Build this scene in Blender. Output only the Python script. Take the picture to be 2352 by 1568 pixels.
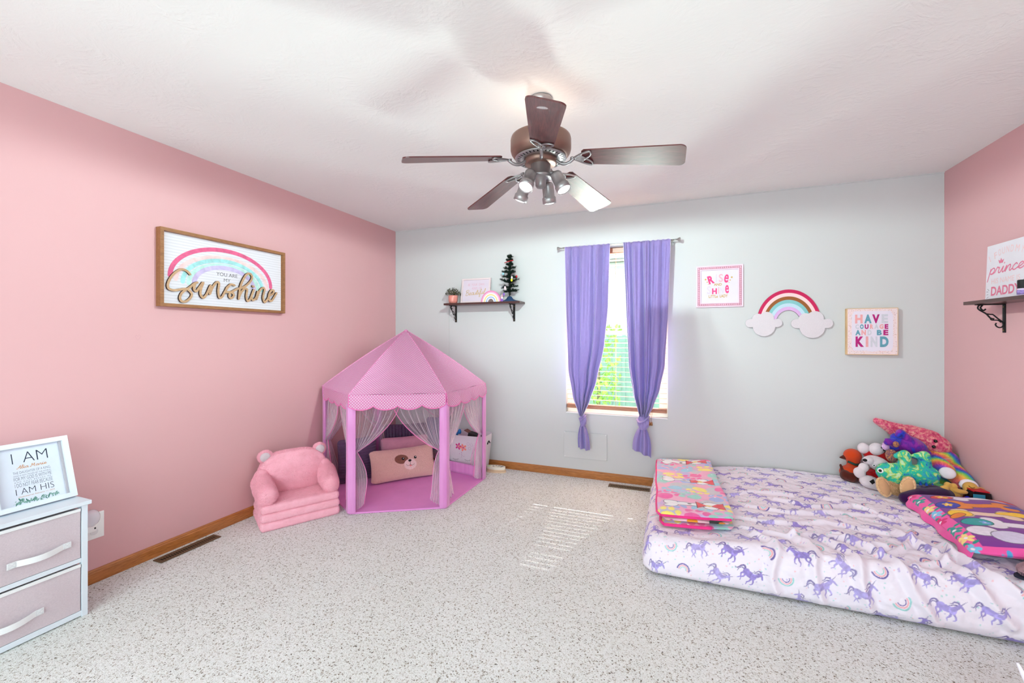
import bpy, bmesh, math, random
import numpy as np
from mathutils import Vector, Matrix, Euler
from mathutils.geometry import tessellate_polygon
random.seed(7); np.random.seed(7)
PI = math.pi
def R(d): return math.radians(d)
for o in list(bpy.data.objects): bpy.data.objects.remove(o)
scene = bpy.context.scene
COL = scene.collection
# ------------------------------------------------------------------ room dimensions (metres)
XL, XR, YB, YF, ZC = -2.842, 1.76, 3.821, -2.00, 2.44
# ------------------------------------------------------------------ camera
cam = bpy.data.cameras.new('camera'); cam_ob = bpy.data.objects.new('camera', cam); COL.objects.link(cam_ob)
cam.sensor_fit = 'HORIZONTAL'; cam.sensor_width = 36; cam.lens = 963.6 / 2352 * 36
cam.shift_y = -(784 - 773.4) / 2352
cam.clip_start = 0.02; cam.clip_end = 200
cam_ob.location = (0, 0, 1.289); cam_ob.rotation_euler = (R(90), 0, R(21.13))
scene.camera = cam_ob
# ------------------------------------------------------------------ view, world, sun, daylight, added fill
scene.view_settings.view_transform = 'Standard'; scene.view_settings.look = 'None'
scene.view_settings.gamma = 1; scene.view_settings.use_curve_mapping = False
scene.view_settings.exposure = 0.14
scene.cycles.use_denoising = True
scene.cycles.max_bounces = 10; scene.cycles.diffuse_bounces = 6; scene.cycles.transparent_max_bounces = 24
scene.cycles.sample_clamp_indirect = 6
world = bpy.data.worlds.new('world'); scene.world = world; world.use_nodes = True
wn = world.node_tree.nodes; wn['Background'].inputs[0].default_value = (0.80, 0.90, 1.0, 1); wn['Background'].inputs[1].default_value = 2.0
def lamp(kind, name, loc, rot, energy, color=(1, 1, 1), **kw):
    l = bpy.data.lights.new(name, kind); l.energy = energy; l.color = color
    for k, v in kw.items(): setattr(l, k, v)
    o = bpy.data.objects.new(name, l); COL.objects.link(o); o.location = loc; o.rotation_euler = rot
    return o
sd = Vector((-0.250, -1.43, -1.265))
lamp('SUN', 'sun', (0, 8, 6), sd.to_track_quat('-Z', 'Y').to_euler(), 11.0, (1, 0.98, 0.95), angle=R(0.35))
# added fill light, set at an invented window behind the camera
lamp('AREA', 'rear_fill_light', (-0.60, YF - 0.10, 1.40), (R(68), 0, R(-4)), 88, (0.745, 0.975, 0.93), shape="RECTANGLE", size=3.6, size_y=1.95)
# daylight entering the small window, bounced up off the sunny ground
lamp('AREA', 'window_ground_bounce', (-0.49, YB + 1.8, -0.08), (R(125), 0, R(180)), 1500, (0.84, 1.0, 0.95), shape='RECTANGLE', size=2.2, size_y=0.6)
# ------------------------------------------------------------------ colours and materials
def lin(c):
    c = c / 255
    return c / 12.92 if c <= 0.04045 else ((c + 0.055) / 1.055) ** 2.4
def C3(r, g, b): return (lin(r), lin(g), lin(b), 1)
class NT:
    def __init__(s, name):
        s.m = bpy.data.materials.new(name); s.m.use_nodes = True; s.t = s.m.node_tree; s.n = s.t.nodes
        s.p = s.n['Principled BSDF']; s.out = s.n['Material Output']
    def node(s, kind, **kw):
        n = s.n.new(kind)
        for k, v in kw.items():
            if k.startswith('i_'): n.inputs[k[2:].replace('_', ' ')].default_value = v
            else: setattr(n, k, v)
        return n
    def link(s, a, b): s.t.links.new(a, b)
    def obj(s): return s.node('ShaderNodeTexCoord').outputs['Object']
    def mapping(s, src, scale=(1, 1, 1), rot=(0, 0, 0)):
        m = s.node('ShaderNodeMapping'); s.link(src, m.inputs[0]); m.inputs['Scale'].default_value = scale; m.inputs['Rotation'].default_value = rot
        return m.outputs[0]
    def noise(s, src, scale, detail=3, rough=.5, dist=0):
        n = s.node('ShaderNodeTexNoise'); s.link(src, n.inputs['Vector']); n.inputs['Scale'].default_value = scale
        n.inputs['Detail'].default_value = detail; n.inputs['Roughness'].default_value = rough; n.inputs['Distortion'].default_value = dist
        return n
    def ramp(s, src, stops, interp='LINEAR'):
        r = s.node('ShaderNodeValToRGB'); r.color_ramp.interpolation = interp
        e = r.color_ramp.elements
        while len(e) < len(stops): e.new(0.5)
        for i, (p, c) in enumerate(stops): e[i].position = p; e[i].color = c
        s.link(src, r.inputs[0]); return r.outputs[0]
    def bump(s, src, strength=.3, dist=.01, normal=None):
        b = s.node('ShaderNodeBump'); s.link(src, b.inputs['Height']); b.inputs['Strength'].default_value = strength; b.inputs['Distance'].default_value = dist
        if normal: s.link(normal, b.inputs['Normal'])
        s.link(b.outputs[0], s.p.inputs['Normal']); return b.outputs[0]
    def math(s, op, a, b=None):
        m = s.node('ShaderNodeMath', operation=op)
        for i, x in enumerate((a, b)):
            if x is None: continue
            if isinstance(x, (int, float)): m.inputs[i].default_value = x
            else: s.link(x, m.inputs[i])
        return m.outputs[0]
    def mix(s, fac, a, b, blend='MIX'):
        m = s.node('ShaderNodeMix', data_type='RGBA', blend_type=blend)
        if isinstance(fac, (int, float)): m.inputs[0].default_value = fac
        else: s.link(fac, m.inputs[0])
        for i, x in ((6, a), (7, b)):
            if isinstance(x, tuple): m.inputs[i].default_value = x
            else: s.link(x, m.inputs[i])
        return m.outputs[2]
    def base(s, x):
        if isinstance(x, tuple): s.p.inputs['Base Color'].default_value = x
        else: s.link(x, s.p.inputs['Base Color'])
_plain = {}
def M(name, col, rough=.6, metal=0, spec=.3, bump=0, bscale=200, vary=0, vscale=8, sheen=0, coat=0):
    """procedural paint / plastic / cloth: slight tone variation and fine bump"""
    if name in _plain: return _plain[name]
    t = NT(name); c = C3(*col)
    t.p.inputs['Roughness'].default_value = rough; t.p.inputs['Metallic'].default_value = metal
    t.p.inputs['Specular IOR Level'].default_value = spec; t.p.inputs['Sheen Weight'].default_value = sheen; t.p.inputs['Coat Weight'].default_value = coat
    n = t.noise(t.obj(), vscale, 4)
    v = vary if vary else 0.03
    d = tuple(max(0, x * (1 - v)) for x in c[:3]) + (1,); u = tuple(min(1, x * (1 + v)) for x in c[:3]) + (1,)
    t.base(t.ramp(n.outputs[0], [(.3, d), (.7, u)]))
    if bump: t.bump(t.noise(t.obj(), bscale, 2).outputs[0], bump, .004)
    _plain[name] = t.m
    return t.m
def wood(name, a, b, rough=.35, axis=0, scale=1.0, coat=.1):
    t = NT(name); sc = [14 * scale] * 3; sc[axis] = 1.2 * scale
    v = t.mapping(t.obj(), tuple(sc))
    n = t.noise(v, 3.2, 6, .62, .8); n2 = t.noise(t.mapping(t.obj(), tuple(x * 5 for x in sc)), 4, 3)
    c = t.ramp(n.outputs[0], [(.25, C3(*a)), (.5, C3(*[(x + y) / 2 for x, y in zip(a, b)])), (.72, C3(*b))])
    c = t.mix(.35, c, t.ramp(n2.outputs[0], [(.35, C3(*[x * .72 for x in a])), (.6, C3(*b))]))
    t.base(c); t.p.inputs['Roughness'].default_value = rough; t.p.inputs['Coat Weight'].default_value = coat
    t.bump(n2.outputs[0], .15, .001)
    return t.m
def vcol(name, rough=.8, sheen=.2, bscale=900, bump=.15, trans=False):
    t = NT(name); a = t.node('ShaderNodeVertexColor', layer_name='Col')
    t.base(a.outputs[0]); t.p.inputs['Roughness'].default_value = rough; t.p.inputs['Sheen Weight'].default_value = sheen; t.p.inputs['Specular IOR Level'].default_value = .15
    t.bump(t.noise(t.obj(), bscale, 2).outputs[0], bump, .002)
    return t.m
def fuzzy(name, stops, scale=10, bscale=170, bump=.9, dist=.6, rough=.95, sheen=.22, detail=3):
    """plush pile; stops = colour stops of a blotchy pattern"""
    t = NT(name); n = t.noise(t.obj(), scale, detail, .55, dist)
    t.base(t.ramp(n.outputs[0], [(p, C3(*c)) for p, c in stops]))
    t.p.inputs['Roughness'].default_value = rough; t.p.inputs['Sheen Weight'].default_value = sheen; t.p.inputs['Specular IOR Level'].default_value = .1
    f = t.noise(t.obj(), bscale, 3, .7, 1.2)
    t.bump(f.outputs[0], bump, .012)
    return t.m
# ------------------------------------------------------------------ geometry
class G:
    def __init__(s): s.v = []; s.f = []; s.m = []; s.s = []
    def add(s, vs, fs, m=0, smooth=False):
        k = len(s.v); s.v += [tuple(map(float, p)) for p in vs]
        for f in fs: s.f.append(tuple(i + k for i in f)); s.m.append(m); s.s.append(smooth)
        return s
    def box(s, x0, x1, y0, y1, z0, z1, m=0):
        v = [(x, y, z) for z in (z0, z1) for y in (y0, y1) for x in (x0, x1)]
        return s.add(v, [(0, 2, 3, 1), (4, 5, 7, 6), (0, 1, 5, 4), (2, 6, 7, 3), (0, 4, 6, 2), (1, 3, 7, 5)], m)
    def lathe(s, prof, n=32, c=(0, 0, 0), m=0, mat=None):
        vs = []; fs = []
        for r, z in prof:
            for i in range(n):
                a = 2 * PI * i / n; vs.append(Vector((r * math.cos(a), r * math.sin(a), z)))
        for j in range(len(prof) - 1):
            for i in range(n):
                fs.append((j * n + i, j * n + (i + 1) % n, (j + 1) * n + (i + 1) % n, (j + 1) * n + i))
        fs.append(tuple(range(n))[::-1]); fs.append(tuple(range((len(prof) - 1) * n, len(prof) * n)))
        if mat is not None: vs = [mat @ v for v in vs]
        return s.add([v + Vector(c) for v in vs], fs, m, True)
    def tube(s, pts, r, n=10, m=0, closed=False, flat=1.0, up=None):
        pts = [Vector(p) for p in pts]; N = len(pts); vs = []; fs = []
        rr = r if isinstance(r, (list, tuple)) else [r] * N
        prev = None
        for i, p in enumerate(pts):
            a = pts[(i - 1) % N] if (closed or i > 0) else p; b = pts[(i + 1) % N] if (closed or i < N - 1) else p
            t = (b - a); t = t.normalized() if t.length > 1e-9 else Vector((0, 0, 1))
            if prev is None:
                ref = Vector(up) if up else (Vector((0, 0, 1)) if abs(t.z) < .9 else Vector((1, 0, 0)))
            else: ref = prev
            q = (ref - t * ref.dot(t)); q = q.normalized() if q.length > 1e-6 else t.orthogonal().normalized(); w = t.cross(q); prev = q
            for k in range(n):
                a2 = 2 * PI * k / n; vs.append(p + (q * math.cos(a2) * flat + w * math.sin(a2)) * rr[i])
        M_ = N if closed else N - 1
        for i in range(M_):
            for k in range(n):
                i2 = (i + 1) % N
                fs.append((i * n + k, i * n + (k + 1) % n, i2 * n + (k + 1) % n, i2 * n + k))
        if not closed: fs.append(tuple(range(n))[::-1]); fs.append(tuple(range((N - 1) * n, N * n)))
        return s.add(vs, fs, m, True)
    def prism(s, poly, y0, y1, m=0, side=None, mat=None):
        """poly in x,z extruded along y"""
        n = len(poly); tri = tessellate_polygon([[Vector((x, z, 0)) for x, z in poly]])
        vs = [Vector((x, y0, z)) for x, z in poly] + [Vector((x, y1, z)) for x, z in poly]
        if mat is not None: vs = [mat @ v for v in vs]
        s.add(vs, [tuple(t) for t in tri] + [tuple(i + n for i in t[::-1]) for t in tri], m)
        return s.add(vs, [(i, (i + 1) % n, (i + 1) % n + n, i + n) for i in range(n)], m if side is None else side)
    def flat(s, poly, y, m=0):
        tri = tessellate_polygon([[Vector((x, z, 0)) for x, z in poly]])
        out = []
        for t in tri:
            a, b, c = [poly[i] for i in t]
            cr = (b[0] - a[0]) * (c[1] - a[1]) - (b[1] - a[1]) * (c[0] - a[0])
            out.append(tuple(t) if cr > 0 else tuple(t[::-1]))
        return s.add([(x, y, z) for x, z in poly], out, m)
    def grid(s, fn, nu, nv, m=0, wrap=False, smooth=True):
        vs = [fn(i / nu, j / nv) for j in range(nv + 1) for i in range(nu + 1)]; w = nu + 1
        fs = [(j * w + i, j * w + i + 1, (j + 1) * w + i + 1, (j + 1) * w + i) for j in range(nv) for i in range(nu)]
        return s.add(vs, fs, m, smooth)
    def ell(s, c, r, rot=(0, 0, 0), m=0, nu=20, nv=12):
        if isinstance(r, (int, float)): r = (r, r, r)
        mt = Euler([R(a) for a in rot]).to_matrix(); c = Vector(c); vs = []; fs = []
        vs.append(c + mt @ Vector((0, 0, -r[2])))
        for j in range(1, nv):
            t = -PI / 2 + PI * j / nv
            for i in range(nu):
                a = 2 * PI * i / nu
                vs.append(c + mt @ Vector((r[0] * math.cos(t) * math.cos(a), r[1] * math.cos(t) * math.sin(a), r[2] * math.sin(t))))
        vs.append(c + mt @ Vector((0, 0, r[2]))); L = len(vs) - 1
        for i in range(nu):
            fs.append((0, 1 + (i + 1) % nu, 1 + i)); fs.append((L, L - nu + i, L - nu + (i + 1) % nu))
        for j in range(nv - 2):
            for i in range(nu):
                a = 1 + j * nu; fs.append((a + i, a + (i + 1) % nu, a + nu + (i + 1) % nu, a + nu + i))
        return s.add(vs, fs, m, True)
    def cap(s, a, b, ra, rb, m=0):
        """limb: tapered capsule"""
        a = Vector(a); b = Vector(b); N = 8; pts = []; rr = []
        d = (b - a); L = d.length; d = d.normalized() if L > 0 else Vector((0, 0, 1))
        for i in range(5):
            t = i / 4 * PI / 2; pts.append(a - d * ra * math.cos(t)); rr.append(max(1e-4, ra * math.sin(t)))
        for i in range(5):
            t = i / 4 * PI / 2; pts.append(b + d * rb * math.sin(t)); rr.append(max(1e-4, rb * math.cos(t)))
        return s.tube(pts, rr, 14, m)
    def xf(s, mt): s.v = [tuple(mt @ Vector(p)) for p in s.v]; return s
    def build(s, name, mats, parent=None, bevel=0, sub=0, smooth=None, solid=0, wn=False, segs=2, remesh=0, loc=None, rot=None, disp=None):
        me = bpy.data.meshes.new(name); me.from_pydata(s.v, [], s.f)
        if not isinstance(mats, (list, tuple)): mats = [mats]
        for x in mats: me.materials.append(x)
        me.polygons.foreach_set('material_index', s.m)
        me.polygons.foreach_set('use_smooth', s.s if smooth is None else [smooth] * len(s.f)); me.update()
        o = bpy.data.objects.new(name, me); COL.objects.link(o)
        if parent: o.parent = parent
        if loc: o.location = loc
        if rot: o.rotation_euler = rot
        if solid: x = o.modifiers.new('solidify', 'SOLIDIFY'); x.thickness = solid; x.offset = 0
        if remesh:
            x = o.modifiers.new('remesh', 'REMESH'); x.mode = 'VOXEL'; x.voxel_size = remesh; x.use_smooth_shade = True
            x = o.modifiers.new('smooth', 'SMOOTH'); x.factor = .6; x.iterations = 5
        if disp:
            tx = bpy.data.textures.new(name + '_tex', 'CLOUDS'); tx.noise_scale = disp[1]
            x = o.modifiers.new('disp', 'DISPLACE'); x.texture = tx; x.strength = disp[0]; x.texture_coords = 'LOCAL'
        if bevel:
            x = o.modifiers.new('bevel', 'BEVEL'); x.width = bevel; x.segments = segs; x.limit_method = 'ANGLE'; x.angle_limit = R(40)
        if sub: x = o.modifiers.new('sub', 'SUBSURF'); x.levels = sub; x.render_levels = sub
        return o
def tag(o, label=None, cat=None, group=None, kind=None):
    if label: o['label'] = label
    if cat: o['category'] = cat
    if group: o['group'] = group
    if kind: o['kind'] = kind
    return o
def thing(name, label, cat, loc=(0, 0, 0), rz=0, group=None, rot=None):
    o = bpy.data.objects.new(name, None); COL.objects.link(o); o.empty_display_size = .05
    o.location = loc; o.rotation_euler = rot if rot else (0, 0, R(rz)); return tag(o, label, cat, group)
def txt(g, s, x0, x1, z0, z1, y, m=0, bold=0, shear=0, rot=0):
    """printed words fitted to a box on a panel facing -y"""
    cu = bpy.data.curves.new('t', 'FONT'); cu.body = s; cu.offset = bold; cu.shear = shear; cu.resolution_u = 4
    o = bpy.data.objects.new('t', cu); me = o.to_mesh()
    vs = [v.co.copy() for v in me.vertices]; fs = [tuple(p.vertices) for p in me.polygons]
    ax = min(v.x for v in vs); bx = max(v.x for v in vs); az = min(v.y for v in vs); bz = max(v.y for v in vs)
    kz = (z1 - z0) / (bz - az); kx = (x1 - x0) / (bx - ax)
    cx, cz = (x0 + x1) / 2, (z0 + z1) / 2; ca, sa = math.cos(R(rot)), math.sin(R(rot)); out = []
    for v in vs:
        x = x0 + (v.x - ax) * kx - cx; z = z0 + (v.y - az) * kz - cz
        out.append((cx + x * ca - z * sa, y, cz + x * sa + z * ca))
    g.add(out, fs, m); o.to_mesh_clear(); bpy.data.objects.remove(o); bpy.data.curves.remove(cu)
def spline(pts, k=6, closed=False):
    P = [np.array(p, float) for p in pts]; n = len(P); out = []
    for i in range(n if closed else n - 1):
        a = P[(i - 1) % n] if (closed or i > 0) else P[i]; b = P[i]; c = P[(i + 1) % n]; d = P[(i + 2) % n] if (closed or i + 2 < n) else c
        for j in range(k):
            t = j / k; out.append(tuple(.5 * ((2 * b) + (c - a) * t + (2 * a - 5 * b + 4 * c - d) * t * t + (3 * b - a - 3 * c + d) * t ** 3)))
    if not closed: out.append(tuple(P[-1]))
    return out
def ribbon(g, pts, w, y, m=0, thick=0, side=None, k=6, smooth=True, drift=.0004):
    """brush stroke in the x,z plane facing -y, optionally extruded back by thick"""
    P = spline(pts, k) if smooth else pts; n = len(P); L = []; Rr = []
    for i, p in enumerate(P):
        a = P[max(0, i - 1)]; b = P[min(n - 1, i + 1)]; dx, dz = b[0] - a[0], b[1] - a[1]; l = math.hypot(dx, dz) or 1
        ww = (w(i / (n - 1)) if callable(w) else w) / 2
        L.append((p[0] - dz / l * ww, p[1] + dx / l * ww)); Rr.append((p[0] + dz / l * ww, p[1] - dx / l * ww))
    for i in range(n - 1):
        q = [Rr[i], Rr[i + 1], L[i + 1], L[i]]
        ys = [y - drift * i / n, y - drift * (i + 1) / n, y - drift * (i + 1) / n, y - drift * i / n]
        if not thick: g.add([(x, yy, z) for (x, z), yy in zip(q, ys)], [(0, 1, 2, 3)], m)
        else:
            v = [(x, yy, z) for (x, z), yy in zip(q, ys)] + [(x, y + thick, z) for x, z in q]
            g.add(v, [(0, 1, 2, 3), (7, 6, 5, 4)], m); g.add(v, [(0, 4, 5, 1), (2, 6, 7, 3)], m if side is None else side)
    for p, y in ((P[0], y + .00012), (P[-1], y - drift - .00012)):
        ww = (w(0) if callable(w) else w) / 2; c = [(p[0] + ww * math.cos(2 * PI * t / 12), p[1] + ww * math.sin(2 * PI * t / 12)) for t in range(12)]
        if thick: g.prism(c, y, y + thick, m, side)
        else: g.flat(c, y + 1e-5, m)
CUR = {
 'a': ([[(.9,.85),(.5,1),(.1,.6),(.2,.1),(.55,.1),(.85,.6),(.9,1),(.85,.3),(1,0),(1.25,.2)]],1.2), 'e': ([[(0,.2),(.4,.4),(.75,.75),(.55,1),(.2,.75),(.15,.25),(.45,0),(.8,.15),(1,.35)]],.95),
 'i': ([[(0,.2),(.3,1),(.25,.3),(.4,0),(.7,.25)],[(.32,1.45),(.36,1.55)]],.65), 'n': ([[(0,.3),(.2,1),(.15,0)],[(.15,.1),(.4,.8),(.7,1),(.8,.7),(.75,.2),(.9,0),(1.15,.25)]],1.1),
 'u': ([[(0,.9),(.05,.3),(.3,0),(.65,.3),(.85,1),(.8,.3),(1,0),(1.15,.2)]],1.1), 'r': ([[(0,.2),(.3,1.05),(.45,.85),(.65,.9),(.6,.2),(.8,0),(1,.2)]],.95),
 'c': ([[(.7,.8),(.5,1),(.15,.6),(.2,.1),(.5,0),(.9,.3)]],.85), 'p': ([[(.1,.9),(.05,0),(.0,-1.2)],[(.05,.1),(.25,.8),(.6,1),(.8,.6),(.55,.1),(.2,.1),(.5,0),(.9,.2)]],.9),
 'l': ([[(0,.2),(.5,1.2),(.6,1.9),(.35,2),(.2,1.2),(.2,.3),(.4,0),(.7,.25)]],.65), 't': ([[(0,.2),(.3,1.9),(.25,.3),(.45,0),(.7,.2)],[(-.1,1.3),(.6,1.4)]],.65),
 'f': ([[(0,.2),(.5,1.3),(.6,1.9),(.35,2),(.2,1),(.1,-.8),(.3,-1),(.45,-.5),(.3,.1),(.7,.25)]],.65), 'B': ([[(.2,2),(.1,0)],[(-.2,1.6),(.4,2.1),(1,2),(1,1.4),(.3,1.1),(1.1,.9),(1.1,.2),(.4,-.1),(0,.1)]],1.35),
 'A': ([[(-.3,.3),(0,0),(.5,1),(.9,2),(.85,1),(.9,0),(1.1,.1)],[(.2,.8),(1,.9)]],1.2), 'M': ([[(-.2,.2),(.1,0),(.4,1.9),(.7,.5),(1.2,1.9),(1.2,.3),(1.5,0)]],1.7), ' ': ([],.7)}
def cursive(g, s, x0, x1, zb, xh, w, y, m=0, slope=0, shear=.15, thick=0, side=None):
    W = sum(CUR[c][1] for c in s); k = (x1 - x0) / W; x = 0
    for c in s:
        st, adv = CUR[c]
        for q in st:
            pts = [(x0 + (x + px + pz * shear) * k, zb + pz * xh + slope * (x + px) * k) for px, pz in q]
            ribbon(g, pts, w, y, m, thick, side, k=5); y -= .00012
        x += adv
def arc(cx, cz, rx, rz, a0, a1, n=32): return [(cx + rx * math.cos(R(a0 + (a1 - a0) * i / n)), cz + rz * math.sin(R(a0 + (a1 - a0) * i / n))) for i in range(n + 1)]
def circ(cx, cz, r, n=24, rz=None, rot=0):
    rz = rz or r; ca, sa = math.cos(R(rot)), math.sin(R(rot))
    return [(cx + r * math.cos(2 * PI * i / n) * ca - rz * math.sin(2 * PI * i / n) * sa, cz + r * math.cos(2 * PI * i / n) * sa + rz * math.sin(2 * PI * i / n) * ca) for i in range(n)]
def star(cx, cz, r, k=.42, n=5, rot=90): return [(cx + (r if i % 2 == 0 else r * k) * math.cos(R(rot + i * 180 / n)), cz + (r if i % 2 == 0 else r * k) * math.sin(R(rot + i * 180 / n))) for i in range(2 * n)]
def bandpoly(cx, cz, rx0, rz0, rx1, rz1, a0=0, a1=180): return arc(cx, cz, rx1, rz1, a0, a1) + arc(cx, cz, rx0, rz0, a1, a0)
def frame(g, x0, x1, z0, z1, w, y0, y1, m=0):
    """mitred picture frame; front face at y0"""
    o = [(x0, z0), (x1, z0), (x1, z1), (x0, z1)]; i = [(x0 + w, z0 + w), (x1 - w, z0 + w), (x1 - w, z1 - w), (x0 + w, z1 - w)]
    for k in range(4):
        l = (k + 1) % 4; g.prism([o[k], o[l], i[l], i[k]], y0, y1, m)
# ------------------------------------------------------------------ numpy print canvas -> vertex colours
class Canvas:
    def __init__(s, x0, x1, y0, y1, res, bg):
        s.x0, s.y0, s.res = x0, y0, res; s.w = int((x1 - x0) / res) + 2; s.h = int((y1 - y0) / res) + 2
        s.a = np.ones((s.h, s.w, 3)) * np.array([lin(c) for c in bg]); s.X = x0 + np.arange(s.w) * res; s.Y = y0 + np.arange(s.h) * res
        rs = np.random.RandomState(3); s.n = s.noise(rs, .015) * .6 + s.noise(rs, .005) * .4
    def noise(s, rs, cell):
        gw, gh = int(s.w * s.res / cell) + 3, int(s.h * s.res / cell) + 3; g = rs.rand(gh, gw)
        fx = (s.X - s.x0) / cell; fy = (s.Y - s.y0) / cell; ix = fx.astype(int); iy = fy.astype(int); tx = fx - ix; ty = fy - iy
        tx = tx * tx * (3 - 2 * tx); ty = (ty * ty * (3 - 2 * ty))[:, None]
        a = g[iy][:, ix]; b = g[iy][:, ix + 1]; c = g[iy + 1][:, ix]; d = g[iy + 1][:, ix + 1]
        return (a * (1 - tx) + b * tx) * (1 - ty) + (c * (1 - tx) + d * tx) * ty
    def _sub(s, x0, x1, y0, y1):
        i0 = max(0, int((x0 - s.x0) / s.res)); i1 = min(s.w, int((x1 - s.x0) / s.res) + 2); j0 = max(0, int((y0 - s.y0) / s.res)); j1 = min(s.h, int((y1 - s.y0) / s.res) + 2)
        if i0 >= i1 or j0 >= j1: return None
        return slice(j0, j1), slice(i0, i1), s.X[i0:i1][None, :], s.Y[j0:j1][:, None]
    def put(s, sl, mask, col, var=0, alpha=1):
        c = np.array([lin(v) for v in col]); t = s.a[sl[0], sl[1]]; k = 1 + var * (s.n[sl[0], sl[1]][..., None] - .5) * 2
        mk = mask[..., None] * alpha; t[:] = t * (1 - mk) + np.clip(c * k, 0, 1) * mk
    def ell(s, cx, cy, rx, ry, col, rot=0, var=0, alpha=1):
        r = max(rx, ry); sl = s._sub(cx - r, cx + r, cy - r, cy + r)
        if sl is None: return
        dx, dy = sl[2] - cx, sl[3] - cy; ca, sa = math.cos(R(rot)), math.sin(R(rot)); u = dx * ca + dy * sa; v = -dx * sa + dy * ca
        s.put(sl, ((u / rx) ** 2 + (v / ry) ** 2 < 1).astype(float), col, var, alpha)
    def poly(s, P, col, var=0, alpha=1):
        xs = [p[0] for p in P]; ys = [p[1] for p in P]; sl = s._sub(min(xs), max(xs), min(ys), max(ys))
        if sl is None: return
        X = sl[2] + 0 * sl[3]; Y = sl[3] + 0 * sl[2]; mk = np.zeros(X.shape, bool); n = len(P)
        for i in range(n):
            a, b = P[i], P[(i + 1) % n]
            if a[1] == b[1]: continue
            cnd = ((a[1] > Y) != (b[1] > Y)) & (X < (b[0] - a[0]) * (Y - a[1]) / (b[1] - a[1]) + a[0]); mk ^= cnd
        s.put(sl, mk.astype(float), col, var, alpha)
    def line(s, P, w, col, var=0, taper=None, alpha=1):
        n = len(P)
        for i in range(n - 1):
            a, b = P[i], P[i + 1]; ww = w if taper is None else w + (taper - w) * i / max(1, n - 2)
            sl = s._sub(min(a[0], b[0]) - ww, max(a[0], b[0]) + ww, min(a[1], b[1]) - ww, max(a[1], b[1]) + ww)
            if sl is None: continue
            dx, dy = b[0] - a[0], b[1] - a[1]; q = dx * dx + dy * dy or 1e-9
            t = np.clip(((sl[2] - a[0]) * dx + (sl[3] - a[1]) * dy) / q, 0, 1)
            s.put(sl, (np.hypot(sl[2] - a[0] - t * dx, sl[3] - a[1] - t * dy) < ww / 2).astype(float), col, var, alpha)
    def sample(s, x, y):
        fx = np.clip((np.asarray(x) - s.x0) / s.res, 0, s.w - 1.001); fy = np.clip((np.asarray(y) - s.y0) / s.res, 0, s.h - 1.001)
        i = fx.astype(int); j = fy.astype(int); tx = (fx - i)[..., None]; ty = (fy - j)[..., None]
        return (s.a[j, i] * (1 - tx) + s.a[j, i + 1] * tx) * (1 - ty) + (s.a[j + 1, i] * (1 - tx) + s.a[j + 1, i + 1] * tx) * ty
def npnoise(x, y, cell, seed):
    rs = np.random.RandomState(seed); g = rs.rand(64, 64); fx = np.asarray(x) / cell; fy = np.asarray(y) / cell
    ix = np.floor(fx).astype(int); iy = np.floor(fy).astype(int); tx = fx - ix; ty = fy - iy; tx = tx * tx * (3 - 2 * tx); ty = ty * ty * (3 - 2 * ty)
    q = lambda a, b: g[b % 64, a % 64]
    return (q(ix, iy) * (1 - tx) + q(ix + 1, iy) * tx) * (1 - ty) + (q(ix, iy + 1) * (1 - tx) + q(ix + 1, iy + 1) * tx) * ty - .5
def npgrid(name, blocks, mats, parent=None, colors=True):
    """blocks: list of (P[h,w,3], C[h,w,3]); dense cloth surface with printed colours"""
    V = []; F = []; Cc = []; k = 0
    for P, Q in blocks:
        h, w = P.shape[:2]; V.append(P.reshape(-1, 3)); Cc.append(Q.reshape(-1, 3))
        i = np.arange(h * w).reshape(h, w) + k; F.append(np.stack([i[:-1, :-1], i[:-1, 1:], i[1:, 1:], i[1:, :-1]], -1).reshape(-1, 4)); k += h * w
    V = np.concatenate(V); F = np.concatenate(F); Cc = np.concatenate(Cc)
    me = bpy.data.meshes.new(name); me.vertices.add(len(V)); me.vertices.foreach_set('co', V.astype(np.float32).ravel())
    me.loops.add(F.size); me.loops.foreach_set('vertex_index', F.astype(np.int32).ravel()); me.polygons.add(len(F))
    me.polygons.foreach_set('loop_start', np.arange(len(F), dtype=np.int32) * 4)
    me.polygons.foreach_set('use_smooth', np.ones(len(F), bool)); me.update(calc_edges=True)
    ca = me.color_attributes.new('Col', 'FLOAT_COLOR', 'POINT'); ca.data.foreach_set('color', np.concatenate([Cc, np.ones((len(Cc), 1))], 1).astype(np.float32).ravel())
    for x in (mats if isinstance(mats, (list, tuple)) else [mats]): me.materials.append(x)
    o = bpy.data.objects.new(name, me); COL.objects.link(o)
    if parent: o.parent = parent
    return o
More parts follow.
